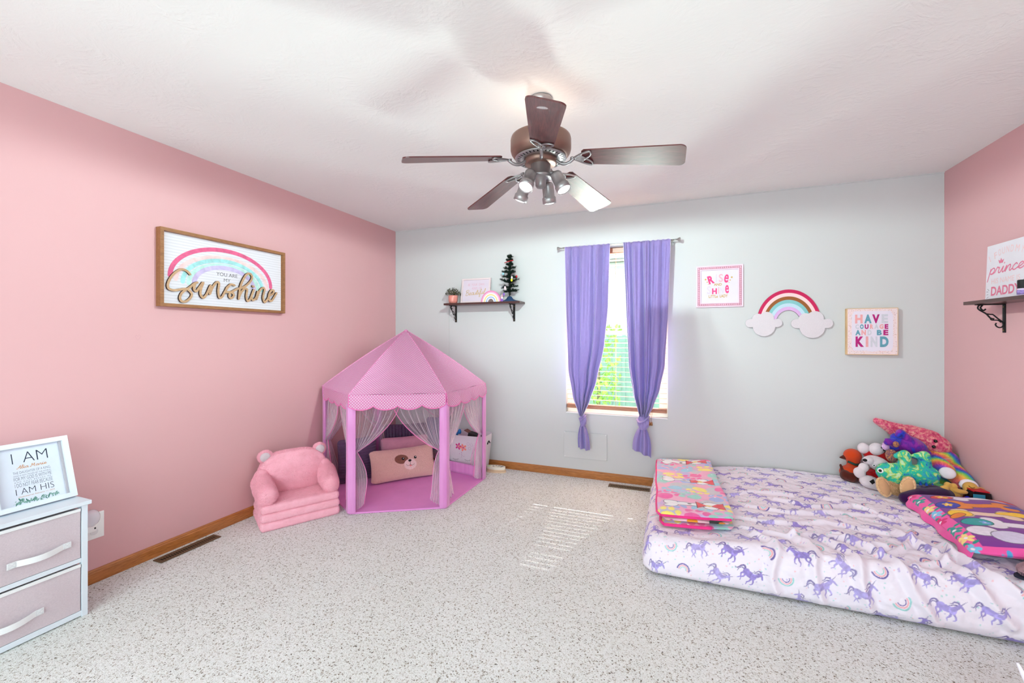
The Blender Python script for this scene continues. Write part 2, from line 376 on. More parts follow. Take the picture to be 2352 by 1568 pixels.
# ================================================================== THE SETTING
def carpet_mat():
    t = NT('frieze_carpet'); o = t.obj()
    wv = t.noise(o, 260, 2); warp = t.mix(.012, o, wv.outputs['Color'], 'ADD')
    v = t.node('ShaderNodeTexVoronoi'); v.inputs['Scale'].default_value = 200; t.link(warp, v.inputs['Vector'])
    cellv = t.node('ShaderNodeSeparateColor'); t.link(v.outputs['Color'], cellv.inputs[0])
    c = t.ramp(cellv.outputs[0], [(0, C3(98, 88, 76)), (.036, C3(148, 134, 116)), (.072, C3(206, 200, 190)), (.15, C3(241, 241, 238)), (.6, C3(250, 251, 250)), (1, C3(254, 255, 253))])
    v2 = t.node('ShaderNodeTexVoronoi'); v2.inputs['Scale'].default_value = 420; t.link(warp, v2.inputs['Vector'])
    s2 = t.node('ShaderNodeSeparateColor'); t.link(v2.outputs['Color'], s2.inputs[0])
    c = t.mix(.85, c, t.ramp(s2.outputs[0], [(0, C3(118, 108, 98)), (.045, C3(184, 172, 158)), (.085, C3(248, 249, 250)), (1, C3(253, 255, 255))]), 'MULTIPLY')
    big = t.noise(o, 1.6, 3); c = t.mix(1, c, t.ramp(big.outputs[0], [(.35, (.95, .95, .935, 1)), (.65, (1, 1, 1, 1))]), 'MULTIPLY')
    t.base(c); t.p.inputs['Roughness'].default_value = .95; t.p.inputs['Specular IOR Level'].default_value = .05; t.p.inputs['Sheen Weight'].default_value = .2
    h = t.math('ADD', t.math('MULTIPLY', v.outputs['Distance'], -55.0), t.math('MULTIPLY', t.noise(o, 420, 3, .7).outputs[0], .9))
    t.bump(h, .40, .005)
    return t.m
def ceiling_mat():
    t = NT('stomped_ceiling'); o = t.obj(); t.base(C3(238, 239, 238)); t.p.inputs['Roughness'].default_value = .9; t.p.inputs['Specular IOR Level'].default_value = .1
    w = t.noise(o, 2.2, 2); wp = t.mix(.35, o, w.outputs['Color'], 'ADD')
    a = t.node('ShaderNodeTexWave', wave_type='RINGS'); a.inputs['Scale'].default_value = 5.5; a.inputs['Distortion'].default_value = 9; a.inputs['Detail'].default_value = 4; a.inputs['Detail Scale'].default_value = 3.5; t.link(wp, a.inputs['Vector'])
    k = t.noise(o, 4, 2); msk = t.ramp(k.outputs[0], [(.45, (0, 0, 0, 1)), (.62, (1, 1, 1, 1))])
    f = t.noise(t.mapping(wp, (26, 60, 26)), 1.0, 4, .6)
    h = t.math('ADD', t.math('MULTIPLY', t.math('MULTIPLY', a.outputs['Fac'], f.outputs[0]), msk), t.math('MULTIPLY', f.outputs[0], .45))
    t.bump(h, .32, .006)
    return t.m
def wall_mat(name, col):
    t = NT(name); t.base(t.ramp(t.noise(t.obj(), 1.2, 2).outputs[0], [(.3, C3(*[x * .992 for x in col])), (.7, C3(*col))]))
    t.p.inputs['Roughness'].default_value = .55; t.p.inputs['Specular IOR Level'].default_value = .22
    t.bump(t.noise(t.obj(), 170, 3).outputs[0], .05, .002); return t.m
m_pink = wall_mat('pink_wall_paint', (215, 169, 172)); m_white = wall_mat('white_wall_paint', (203, 203, 204))
m_oak = wood('oak_trim', (150, 86, 36), (196, 128, 66), .3, 0, 1.0, .3); m_oaky = wood('oak_trim_lengthwise', (150, 86, 36), (196, 128, 66), .3, 1, 1.0, .3)
m_wht = M('white_gloss_paint', (240, 240, 240), .35, vary=.01)
m_black = M('black_iron', (18, 17, 18), .5, 0, .3)
st = lambda o: tag(o, kind='structure')
st(G().box(XL - .12, XR + .12, YF - .12, YB + .14, -.06, 0).build('floor', carpet_mat()))
st(G().box(XL - .12, XR + .12, YF - .12, YB + .14, ZC, ZC + .08).build('ceiling', ceiling_mat()))
wl = st(G().box(XL - .12, XL, YF - .12, YB + .14, 0, ZC).build('wall_left', m_pink))
st(G().box(XR, XR + .12, YF - .12, YB + .14, 0, ZC).build('wall_right', m_pink))
WX0, WX1, WZ0, WZ1 = -.938, -.050, .585, 2.088
g = G(); g.box(XL, WX0, YB, YB + .14, 0, ZC); g.box(WX1, XR, YB, YB + .14, 0, ZC); g.box(WX0, WX1, YB, YB + .14, 0, WZ0); g.box(WX0, WX1, YB, YB + .14, WZ1, ZC)
st(g.build('wall_back', m_white))
FX0, FX1, FZ0, FZ1 = -2.5, 1.3, .35, 2.38
g = G(); g.box(XL, FX0, YF - .12, YF, 0, ZC); g.box(FX1, XR, YF - .12, YF, 0, ZC); g.box(FX0, FX1, YF - .12, YF, 0, FZ0); g.box(FX0, FX1, YF - .12, YF, FZ1, ZC)
st(g.build('wall_front', m_white))
g = G(); frame(g, FX0, FX1, FZ0, FZ1, .05, YF - .09, YF - .03); g.box(-.57, -.53, YF - .09, YF - .03, FZ0, FZ1)
st(g.build('fill_window', m_wht))  # unseen window, added only to give the rear fill an opening
def base(name, x0, y0, x1, y1, nx, ny, mt):
    """moulded baseboard running p0->p1, room side normal (nx,ny)"""
    prof = [(0, 0), (.013, 0), (.013, .052), (.010, .058), (.0105, .062), (.005, .069), (0, .070)]
    g = G(); vs = []
    for x, y in ((x0, y0), (x1, y1)):
        for d, z in prof: vs.append((x + nx * d, y + ny * d, z))
    n = len(prof); g.add(vs, [(i, i + 1, i + 1 + n, i + n) for i in range(n - 1)] + [tuple(range(n))[::-1], tuple(range(n, 2 * n))])
    return st(g.build(name, mt, bevel=.001))
base('baseboard_left', XL, YF, XL, YB, 1, 0, m_oaky); base('baseboard_back', XL + .013, YB, XR - .013, YB, 0, -1, m_oak); base('baseboard_right', XR, YF, XR, YB, -1, 0, m_oaky)
# caulk bead where the back wall meets the ceiling
st(G().box(XL, XR, YB - .006, YB, ZC - .006, ZC).build('trim_1', m_white))
# window 1: drywall return, white vinyl frame and sashes, glass
g = G(); w1 = None
g.box(WX0 + .001, WX1 - .001, YB - .006, YB + .10, WZ0 + .0005, WZ0 + .008, 0); sill = g
w1 = st(g.build('window_1', m_wht, bevel=.002))
g = G(); frame(g, WX0, WX1, WZ0, WZ1, .035, YB + .085, YB + .135); g.build('window_frame', m_wht, w1, bevel=.002)
g = G(); frame(g, WX0 + .036, WX1 - .036, WZ0 + .036, 1.345, .035, YB + .088, YB + .108); g.box(WX0 + .2, WX1 - .25, YB + .080, YB + .088, WZ0 + .042, WZ0 + .062, 1)
g.build('lower_sash', [m_wht, M('grey_vinyl', (90, 92, 96), .5)], w1, bevel=.002)
g = G(); frame(g, WX0 + .036, WX1 - .036, 1.31, WZ1 - .036, .035, YB + .110, YB + .130); g.build('upper_sash', m_wht, w1, bevel=.002)
t = NT('window_glass'); gl = t.node('ShaderNodeBsdfGlass'); tr = t.node('ShaderNodeBsdfTransparent'); mx = t.node('ShaderNodeMixShader'); mx.inputs[0].default_value = .06
gl.inputs['Roughness'].default_value = .0; gl.inputs['IOR'].default_value = 1.45; t.link(tr.outputs[0], mx.inputs[1]); t.link(gl.outputs[0], mx.inputs[2]); t.link(mx.outputs[0], t.out.inputs[0])
pv = t.node('ShaderNodeTexNoise'); pv.inputs['Scale'].default_value = 2; tr.inputs[0].default_value = (.97, .99, .985, 1)
m_glass = t.m
G().box(WX0 + .07, WX1 - .07, YB + .096, YB + .099, WZ0 + .07, 1.312).build('lower_pane', m_glass, w1)
G().box(WX0 + .07, WX1 - .07, YB + .118, YB + .121, 1.343, WZ1 - .07).build('upper_pane', m_glass, w1)
# outside
st(G().box(-4, 3, YB + .14, YB + 1.02, 2.32, 2.38).build('sun_stop_eave', m_wht))  # added eave, sized to keep the sun off the upper window
lawn = NT('lawn'); lawn.base(lawn.ramp(lawn.noise(lawn.obj(), 9, 6).outputs[0], [(.3, C3(110, 150, 80)), (.7, C3(176, 205, 140))])); lawn.p.inputs['Roughness'].default_value = .9
st(G().box(-9, 9, YB + .2, YB + 14, -.5, -.4).build('ground', lawn.m))
fg_ = G(); fg_.box(-5, 4, YB + 6.0, YB + 6.03, -.4, 1.3)
for i in range(31): fg_.box(-5 + i * .3, -4.93 + i * .3, YB + 5.96, YB + 6.0, -.4, 1.35)
tag(fg_.build('garden_fence', M('grey_green_boards', (150, 175, 170), .8, vary=.1)), 'pale grey-green board fence seen through the blind slats', 'fence')
hs = thing('neighbouring_house', 'white sided house far outside, seen through the upper window', 'house', (0, YB + 9, -.4))
g = G()
for i in range(26): g.prism([(-6, i * .15), (6, i * .15), (6, i * .15 + .15), (-6, i * .15 + .15)], -.03 + (i % 2) * .01, .3)
g.build('siding', M('white_siding', (238, 238, 235), .6), hs); G().prism([(-6.3, 3.9), (6.3, 3.9), (5.2, 5.4), (-5.2, 5.4)], -.4, .5).build('roof', M('grey_shingles', (150, 148, 146), .9, vary=.2), hs)
tr_ = thing('shrub', 'leafy yellow-green shrub in front of the fence outside', 'shrub', (-1.35, YB + 4.2, -.4))
g = G(); rs = random.Random(5)
for i in range(420):
    a = rs.uniform(0, 2 * PI); r = .42 * math.sqrt(rs.random()); z = rs.uniform(.35, 1.9); p = Vector((r * math.cos(a), r * math.sin(a), z)); q = Euler((rs.uniform(0, 6), rs.uniform(0, 6), rs.uniform(0, 6))).to_matrix()
    g.add([p + q @ Vector(v) for v in ((-.06, 0, 0), (0, -.035, 0), (.07, 0, 0), (0, .035, 0))], [(0, 1, 2, 3)])
g.build('leaves', M('shrub_leaf', (150, 190, 80), .7, vary=.3), tr_); G().tube([(0, 0, 0), (.02, 0, .7), (0, .03, 1.6)], [.04, .03, .01]).build('trunk', M('bark', (120, 100, 85), .9), tr_)
# heart-shaped outline left on the pink wall
g = G(); hp = [(-.011, .008), (-.006, .016), (0, .009), (.006, .017), (.013, .013), (.012, .004), (0, -.012), (-.011, .006)]
ribbon(g, hp, .0016, -.0006); tag(g.build('heart_decal', M('faded_pink_line', (206, 160, 166), .7)), 'small faint heart outline on the pink wall under the wooden-framed rainbow sign', 'wall decal')
o = bpy.data.objects['heart_decal']; o.location = (XL, 1.456, 1.283); o.rotation_euler = (0, 0, R(90))
G().build  # (no-op)
# ------------------------------------------------------------------ floor vents
m_vent = M('brown_vent_metal', (112, 92, 72), .45, .3); m_void = M('dark_void', (10, 9, 8), .9)
def vent(loc, rz, label, L=.34, W=.075):
    v = thing('floor_vent', label, 'vent', loc, rz, 'brown metal floor registers by the baseboards')
    g = G(); frame(g, -L / 2, L / 2, -W / 2, W / 2, .012, 0, .004); g.xf(Matrix.Rotation(R(-90), 4, 'X')); 
    lo = min(p[2] for p in g.v); g.v = [(x, y, z - lo + .002) for x, y, z in g.v]; g.build('rim', m_vent, v, bevel=.001)
    G().box(-L / 2 + .01, L / 2 - .01, -W / 2 + .01, W / 2 - .01, .0015, .0025).build('duct_opening', m_void, v)
    g = G(); n = 24
    for i in range(n):
        x = -L / 2 + .018 + (L - .036) * i / (n - 1); g.box(x - .0028, x + .0028, -W / 2 + .014, W / 2 - .014, .003, .0055)
    g.box(-L / 2 + .012, L / 2 - .012, -W / 2 + .012, -W / 2 + .018, .003, .006); g.box(-L / 2 + .012, L / 2 - .012, W / 2 - .026, W / 2 - .012, .003, .006)
    g.build('louvres', m_vent, v)
vent((-2.757, 1.675, 0), 90, 'brown metal floor vent in the carpet along the left pink wall')
vent((-.36, 3.700, 0), 0, 'brown metal floor vent by the back wall left of the bed')
# ------------------------------------------------------------------ access panel under the window
pn = thing('access_panel', 'flat white access panel on the wall below the window', 'wall panel', (-.758, YB, .295))
G().box(-.196, .196, -.012, 0, -.118, .118).build('cover', m_white, pn, bevel=.0015)
for x in (-.188, .188):
    for z in (-.11, .11): G().lathe([(.004, 0), (.004, .001)], 10, (x, -.0125, z), mat=Matrix.Rotation(R(90), 3, 'X')).build('screw', m_wht, pn)
# cord below the small shelf
tag(G().tube([(-2.172, YB - .003, 1.62), (-2.173, YB - .003, 1.3), (-2.171, YB - .003, .9), (-2.173, YB - .003, .3)], .0022, 6).build('cord', M('white_cord', (200, 200, 200), .6)), 'thin white cord hanging on the wall below the small shelf', 'cord')
# ------------------------------------------------------------------ outlet with night light
ol = thing('wall_outlet', 'white double wall outlet plate behind the small dresser', 'outlet', (XL, 1.262, .297), 90)
G().box(-.042, .042, -.006, 0, -.068, .068).build('cover_plate', m_wht, ol, bevel=.003)
for z in (-.03, .03): G().prism(circ(0, z, .016, 20), -.008, -.005).build('socket', M('ivory_socket', (222, 222, 224), .4), ol)
nl = thing('night_light', 'clear bubble plug-in night light in the wall outlet', 'night light', (XL, 1.235, .312), 90)
G().box(-.026, .026, -.036, -.009, -.036, .012).build('plug_body', m_wht, nl, bevel=.006)
t = NT('clear_plastic'); t.p.inputs['Base Color'].default_value = (.95, .95, 1, 1); t.p.inputs['Roughness'].default_value = .08; t.p.inputs['Alpha'].default_value = .38; t.p.inputs['Coat Weight'].default_value = .6
t.link(t.ramp(t.noise(t.obj(), 12).outputs[0], [(0, C3(220, 215, 230)), (1, C3(245, 240, 250))]), t.p.inputs['Base Color'])
m_clear = t.m
G().ell((0, -.040, .042), (.036, .026, .044), nu=28, nv=18).build('globe', m_clear, nl)
G().box(.014, .020, -.038, -.036, -.02, -.012).build('switch', m_black, nl)
# ================================================================== CEILING FAN
m_brz = NT('brushed_bronze'); m_brz.base(m_brz.ramp(m_brz.noise(m_brz.obj(), 3, 2).outputs[0], [(.3, C3(128, 100, 90)), (.7, C3(160, 130, 118))])); m_brz.p.inputs['Metallic'].default_value = .75; m_brz.p.inputs['Roughness'].default_value = .42; m_brz = m_brz.m
m_pew = NT('pewter'); m_pew.base(m_pew.ramp(m_pew.noise(m_pew.obj(), 5, 2).outputs[0], [(.3, C3(140, 136, 138)), (.7, C3(176, 171, 172))])); m_pew.p.inputs['Metallic'].default_value = .8; m_pew.p.inputs['Roughness'].default_value = .38; m_pew = m_pew.m
m_blade = wood('rosewood_blade', (66, 26, 28), (112, 56, 56), .36, 0, .9, .25)
t = NT('lit_bulb'); em = t.node('ShaderNodeEmission'); em.inputs[1].default_value = 9; em.inputs[0].default_value = (.93, .98, 1, 1); t.link(em.outputs[0], t.out.inputs[0]); m_bulb = t.m
FX, FY, FZ = -.602, 1.943, .028
fan = thing('ceiling_fan', 'five-blade ceiling fan with dark wood blades and four lit spotlights', 'ceiling fan', (FX, FY, ZC + FZ))
az0 = math.degrees(math.atan2(-FY, -FX))      # azimuth toward the camera side of the room
G().lathe([(.055, -.029), (.059, -.036), (.056, -.048), (.044, -.074), (.022, -.084), (.018, -.088)], 40).build('canopy', m_pew, fan)
G().lathe([(.0135, -.08), (.0135, -.205)], 20).build('downrod', m_brz, fan)
G().lathe([(.03, -.190), (.06, -.196), (.115, -.208), (.143, -.220), (.146, -.232), (.146, -.278), (.142, -.292), (.134, -.304), (.127, -.312), (.060, -.320)], 64).build('motor_housing', m_brz, fan)
g = G(); g.lathe([(.124, -.3185), (.122, -.3225), (.064, -.327), (.060, -.3195)], 64)
vp = g.build('vent_plate', m_pew, fan)
g = G()
for i in range(36):
    a = R(i * 10); mt = Matrix.Rotation(a, 4, 'Z'); q = [(.076, -.0024), (.112, -.0036), (.1145, 0), (.112, .0036), (.076, .0024), (.0745, 0)]
    g.add([mt @ Vector((x, y, -.3268 + (x - .064) * .072)) for x, y in q], [tuple(range(6))[::-1]])
g.build('vent_slots', m_void, vp)
BZ = -.312; DROOP = 7.5
def blade(k):
    a = az0 + 1.5 + 72 * k; mt = Matrix.Rotation(R(a), 4, 'Z') @ Matrix.Translation((0, 0, BZ)) @ Matrix.Rotation(R(DROOP), 4, 'Y') @ Matrix.Rotation(R(-12.5), 4, 'X')
    pts = []
    r0, r1, w0, w1, c = .205, .655, .053, .071, .027
    pts += [(r0, -w0 + .012), (r0 + .012, -w0)]
    for i in range(7): t = R(-90 + 15 * i); pts.append((r1 - c + c * math.cos(t), -w1 + c + c * math.sin(t)))
    for i in range(7): t = R(15 * i); pts.append((r1 - c + c * math.cos(t), w1 - c + c * math.sin(t)))
    pts += [(r0 + .012, w0), (r0, w0 - .012)]
    g = G(); g.prism(pts, -.003, .003); g.v = [(x, z, y) for x, y, z in g.v]; g.f = [f[::-1] for f in g.f]
    b = g.build('blade', m_blade, fan, bevel=.0012); b.matrix_local = mt
    # bracket: arm and trefoil loops lying under the blade
    g = G(); z = -.008
    def loop(pts, r=.0042): g.tube([(x, y, z) for x, y in spline(pts, 6, True)], r, 8, 0, True)
    loop([(.163, 0), (.185, .020), (.215, .040), (.245, .050), (.247, .028), (.225, .004), (.195, -.008)])
    loop([(.163, 0), (.185, -.020), (.215, -.040), (.245, -.050), (.247, -.028), (.225, -.004), (.195, .008)])
    loop([(.172, 0), (.185, .014), (.205, .014), (.219, 0), (.205, -.014), (.185, -.014)])
    inv = (Matrix.Translation((0, 0, BZ)) @ Matrix.Rotation(R(DROOP), 4, 'Y') @ Matrix.Rotation(R(-12.5), 4, 'X')).inverted()
    arm = [inv @ Vector((.075, 0, -.335)), inv @ Vector((.105, 0, -.357)), inv @ Vector((.135, 0, -.358)), Vector((.165, 0, -.008))]
    g.tube(spline([tuple(p) for p in arm], 5), .0075, 10)
    g.lathe([(.0105, -.012), (.0105, -.004)], 16, (.158, 0, 0)); 
    g.build('blade_bracket', m_pew, b)
for k in range(5): blade(k)
G().lathe([(.078, -.318), (.080, -.330), (.078, -.344), (.070, -.349)], 40).build('rotor_hub', m_brz, fan)
G().lathe([(.046, -.345), (.048, -.35), (.046, -.392), (.058, -.402), (.060, -.410), (.050, -.416), (.026, -.420), (.026, -.448), (.020, -.458), (.006, -.462)], 40).build('light_fitter', m_pew, fan)
def head(k, da, tilt):
    a = az0 + da; mt = Matrix.Rotation(R(a), 4, 'Z')
    g = G(); g.tube(spline([(.045, 0, -.404), (.062, 0, -.398), (.074, 0, -.402)], 4), .0065, 10)
    arm = g; arm.lathe([(.0095, -.006), (.0095, .006)], 14, (.076, 0, -.404))
    arm = g.build('lamp_arm', m_pew, fan); arm.matrix_local = mt
    h = G(); h.lathe([(.010, .004), (.022, 0), (.0275, -.008), (.0285, -.02), (.0290, -.066), (.034, -.072), (.0345, -.100), (.0325, -.1005), (.031, -.085), (.004, -.084)], 36)
    ho = h.build('lamp_head', m_pew, fan); ho.matrix_local = mt @ Matrix.Translation((.082, 0, -.408)) @ Matrix.Rotation(R(-tilt), 4, 'Y')
    b = G(); b.lathe([(.0300, -.0885), (.0295, -.095), (.022, -.100), (.010, -.1025), (.002, -.103)], 32); b.build('bulb', m_bulb, ho)
    w = Matrix.Translation((FX, FY, ZC + FZ)) @ ho.matrix_local; p = w @ Vector((0, 0, -.112)); d = (w.to_3x3() @ Vector((0, 0, -1)))
    lamp('SPOT', 'fan_spotlight', p, d.to_track_quat('-Z', 'Y').to_euler(), 56, (.80, 1, .955), spot_size=R(180), spot_blend=.12, shadow_soft_size=.035)
for k, (da, tl) in enumerate(((-32, 30), (58, 28), (156, 16), (-122, 24))): head(k, da, tl)
g = G(); g.tube([(.018, .01, -.45), (.018, .012, -.50)], .0012, 6); g.ell((.018, .012, -.505), .005, nu=10, nv=8); g.build('pull_chain', m_pew, fan)

# ================================================================== SIGNS ON THE LEFT WALL
m_frw = wood('stained_pine', (128, 82, 46), (168, 116, 72), .55, 0, 1.2, 0); m_ply = wood('laser_cut_ply', (176, 138, 102), (205, 170, 134), .7, 0, 1.5, 0); m_burn = M('burnt_edge', (52, 28, 20), .8)
def ink(name, c, vary=.04): return M('ink_' + name, c, .7, vary=vary, vscale=60)
SW, SH = .844, .466
sg = thing('framed_rainbow_sign', 'large wooden-framed sign with pastel rainbow and cut-out wood word Sunshine', 'wall sign', (XL, 1.546, 1.470), 90)
g = G(); frame(g, 0, SW, 0, SH, .019, -.042, 0); g.build('frame', m_frw, sg, bevel=.0008)
t = NT('white_shiplap'); wv = t.node('ShaderNodeTexWave', bands_direction='Z'); wv.inputs['Scale'].default_value = 18; wv.inputs['Distortion'].default_value = 2.5; wv.inputs['Detail'].default_value = 4; t.link(t.mapping(t.obj(), (.35, 1, 1)), wv.inputs['Vector'])
t.base(t.ramp(wv.outputs[0], [(.0, C3(208, 206, 214)), (.25, C3(221, 219, 227)), (1, C3(225, 223, 231))])); t.p.inputs['Roughness'].default_value = .6
bd = G().box(.016, SW - .016, -.018, -.004, .016, SH - .016).build('board', t.m, sg)
# rainbow bands painted on the board
BY = -.0188
cols = [(222, 96, 140), (240, 206, 208), (160, 218, 220), (188, 228, 220), (200, 186, 226)]
R0 = [(.350, .222, .190), (.318, .188, .172), (.280, .180, .160), (.247, .154, .156), (.214, .134, .162)]
for bi, ((rx, rz, zb), cc, wd) in enumerate(zip(R0, cols, (.027, .026, .026, .026, .028))):
    BY = -.0188 - bi * .0003
    t = NT('watercolour_%d_%d_%d' % cc); n = t.noise(t.obj(), 28, 5, .6, .5)
    t.base(t.ramp(n.outputs[0], [(.3, C3(*[min(255, x * 1.04 + 4) for x in cc])), (.65, C3(*[x * .93 for x in cc]))])); t.p.inputs['Roughness'].default_value = .7
    g = G(); g.flat(bandpoly(.400, zb, rx - wd, rz - wd, rx, rz, 0, 180), BY)
    for s_ in (-1, 1): g.flat(circ(.400 + s_ * (rx - wd / 2), zb, wd / 2, 20), BY - 1e-5)
    g.build('rainbow_band', t.m, sg)
m_txt = ink('grey', (92, 94, 100))
g = G(); y_ = -.0190
txt(g, 'YOU ARE', .337, .480, .226, .249, y_, 0, 0); txt(g, 'MY', .386, .431, .190, .211, y_, 0, 0)
g.build('lettering', m_txt, sg)
SUN = [[(0.17, 0.209), (0.149, 0.228), (0.12, 0.232), (0.089, 0.211), (0.061, 0.173), (0.046, 0.133), (0.051, 0.108), (0.078, 0.1), (0.113, 0.108), (0.146, 0.116), (0.166, 0.105), (0.179, 0.086), (0.17, 0.061), (0.144, 0.038), (0.12, 0.038), (0.111, 0.058), (0.12, 0.085), (0.142, 0.108), (0.168, 0.129), (0.194, 0.154), (0.211, 0.163)], [(0.198, 0.15), (0.191, 0.121), (0.205, 0.107), (0.224, 0.133), (0.247, 0.168), (0.232, 0.122), (0.23, 0.089), (0.247, 0.07), (0.269, 0.097), (0.293, 0.153), (0.288, 0.099)], [(0.288, 0.099), (0.307, 0.146), (0.332, 0.179), (0.346, 0.172), (0.341, 0.121), (0.348, 0.081), (0.365, 0.085), (0.382, 0.116), (0.4, 0.148), (0.424, 0.175), (0.45, 0.172)], [(0.424, 0.175), (0.397, 0.148), (0.395, 0.122), (0.426, 0.123), (0.446, 0.107), (0.432, 0.084), (0.415, 0.091), (0.419, 0.116), (0.448, 0.136), (0.475, 0.152), (0.521, 0.17), (0.564, 0.211), (0.579, 0.245), (0.564, 0.267), (0.535, 0.256), (0.507, 0.209), (0.489, 0.158), (0.48, 0.082)], [(0.482, 0.091), (0.498, 0.128), (0.521, 0.156), (0.541, 0.152), (0.535, 0.104), (0.544, 0.073), (0.564, 0.089), (0.593, 0.16), (0.574, 0.108), (0.584, 0.082), (0.608, 0.102), (0.623, 0.151), (0.613, 0.093)], [(0.615, 0.098), (0.638, 0.155), (0.663, 0.178), (0.676, 0.164), (0.664, 0.111), (0.674, 0.075), (0.694, 0.09), (0.715, 0.125), (0.742, 0.142), (0.752, 0.165), (0.731, 0.167), (0.711, 0.134), (0.71, 0.096), (0.731, 0.088), (0.752, 0.114), (0.774, 0.15)], [(0.582, 0.181), (0.588, 0.178)]]
g = G()
for i, q in enumerate(SUN): ribbon(g, q, .0135 if i < 1 else .0145, -.0290 - i * .0009, 0, .0095, 1, 6, drift=.0022)
g.build('wooden_word', [m_ply, m_burn], sg)

# ================================================================== DRESSER, FRAMED PRINT
m_dr = M('white_laminate', (224, 233, 242), .35, vary=.01); m_mauve = NT('mauve_linen')
n = m_mauve.noise(m_mauve.mapping(m_mauve.obj(), (160, 160, 900)), 1, 3); m_mauve.base(m_mauve.ramp(n.outputs[0], [(.3, C3(196, 182, 190)), (.7, C3(214, 202, 208))])); m_mauve.p.inputs['Roughness'].default_value = .9; m_mauve.bump(n.outputs[0], .15, .001); m_mauve = m_mauve.m
dr = thing('fabric_drawer_dresser', 'small white dresser with two mauve fabric drawers and white strap handles', 'dresser', (-2.690, .800, 0), 90)
W2, D2, H = .31, .145, .530
G().box(-W2 - .008, W2 + .010, -D2 - .010, D2, H - .018, H).build('top', m_dr, dr, bevel=.002)
g = G()
for sx in (-1, 1):
    for sy in (-1, 1): g.box(sx * W2 - (.022 if sx > 0 else 0), sx * W2 + (0 if sx > 0 else .022), sy * D2 - (.022 if sy > 0 else 0), sy * D2 + (0 if sy > 0 else .022), 0, H - .018)
for z0, z1 in ((.252, .272), (.006, .030)):
    g.box(-W2 + .022, W2 - .022, -D2 + .001, -D2 + .018, z0, z1); g.box(-W2 + .022, W2 - .022, D2 - .018, D2 - .001, z0, z1)
    for sx in (-1, 1): g.box(sx * (W2 - .011) - .008, sx * (W2 - .011) + .008, -D2 + .02, D2 - .02, z0, z1)
for sx in (-1, 1): g.box(sx * (W2 - .011) - .008, sx * (W2 - .011) + .008, -D2 + .02, D2 - .02, .492, .512)
g.build('frame', m_dr, dr, bevel=.0015)
m_trim = M('white_webbing', (240, 242, 244), .8, bump=.3, bscale=700)
def drawer(z0, z1, hx, hz):
    fy = -D2 + .002
    g = G(); g.box(-W2 + .026, W2 - .026, fy + .004, D2 - .02, z0, z1 - .006)
    def fn(u, v):
        x = -W2 + .026 + u * (2 * W2 - .052); z = z0 + v * (z1 - z0)
        return (x, fy - .004 * math.sin(PI * u) * math.sin(PI * v) ** 2 + .0012 * math.sin(u * 19 + v * 4), z)
    g.grid(fn, 40, 14); d = g.build('drawer', m_mauve, dr)
    g = G(); g.box(-W2 + .026, W2 - .026, fy - .0050, fy + .004, z1 - .012, z1 + .001); g.build('binding', m_trim, d, bevel=.001)
    g = G(); N = 30; w = .0125; half = .098; vs = []
    def hp(t):
        x = hx - half + 2 * half * t; e = min(1, max(0, min(t, 1 - t) / .16 - .0)); b = math.sin(PI * min(1, max(0, (t - .14) / .72)))
        return x, fy - .012 - .018 * b, hz - .004 * b + .006 * (t - .5)
    for i in range(N + 1):
        x, y, z = hp(i / N)
        for q in ((y, z - w), (y, z + w), (y + .002, z + w), (y + .002, z - w)): vs.append((x, *q))
    fs = [(i * 4 + k, i * 4 + (k + 1) % 4, i * 4 + 4 + (k + 1) % 4, i * 4 + 4 + k) for i in range(N) for k in range(4)] + [(3, 2, 1, 0), (N * 4, N * 4 + 1, N * 4 + 2, N * 4 + 3)]
    g.add(vs, fs); h = g.build('handle', m_trim, d)
    for x in (hx - half + .014, hx + half - .014):
        g = G()
        for a, b in (((-.009, -.009), (.009, .009)), ((-.009, .009), (.009, -.009)), ((-.010, -.010), (.010, -.010)), ((-.010, .010), (.010, .010)), ((-.010, -.010), (-.010, .010)), ((.010, -.010), (.010, .010))):
            g.tube([(x + a[0], fy - .0135 + a[0] * 0, hz + a[1] + (x - hx) * .03), (x + b[0], fy - .0135, hz + b[1] + (x - hx) * .03)], .0004, 4)
        g.build('stitching', M('grey_thread', (205, 208, 214), .8), h)
drawer(.274, .500, .150, .352); drawer(.032, .244, .062, .108)
tag(G().box(.06, .13, .02, .05, .4985, .502).build('folded_cloth', M('navy_and_red_cloth', (50, 60, 110), .8)), 'navy folded cloth just visible in the slit above the top drawer', 'clothing')
o = bpy.data.objects['folded_cloth']; o.location = (-2.70, .80, 0.002)
# framed print
fp = thing('framed_print', 'white framed script print leaning on the wall on top of the small dresser', 'picture frame', (-2.652, .852, .5345), rot=(R(-19), 0, R(90)))
FW, FH = .262, .292
g = G(); frame(g, 0, FW, 0, FH, .021, -.016, .012); g.build('frame', m_dr, fp, bevel=.0012)
g = G(); g.box(.019, FW - .019, .004, .008, .019, FH - .019); g.build('paper', M('print_paper', (216, 224, 238), .5), fp)
m_gr = M('grey_mount', (176, 172, 180), .5); G().box(FW - .030, FW - .021, -.004, .0035, .021, FH - .021).build('mount', m_gr, fp)
X = lambda f: f * FW
Z = lambda f: FH * (1 - f)
y_ = .0036
g = G(); txt(g, 'I', X(.30), X(.312), Z(.30), Z(.145), y_); txt(g, 'AM', X(.43), X(.735), Z(.30), Z(.145), y_, 0, -.018)
for s_, a, b, m_ in (('THE DAUGHTER OF A KING,', .425, .468, 1), ('WHO IS NOT MOVED BY THE WORLD.', .480, .500, 1), ('FOR MY GOD IS WITH ME', .512, .562, 1), ('A N D   G O E S   B E F O R E   M E .', .575, .593, 1), ('I DO NOT FEAR BECAUSE', .606, .662, 1)):
    txt(g, s_, X(.29), X(.745), Z(b), Z(a), y_, m_, -.012)
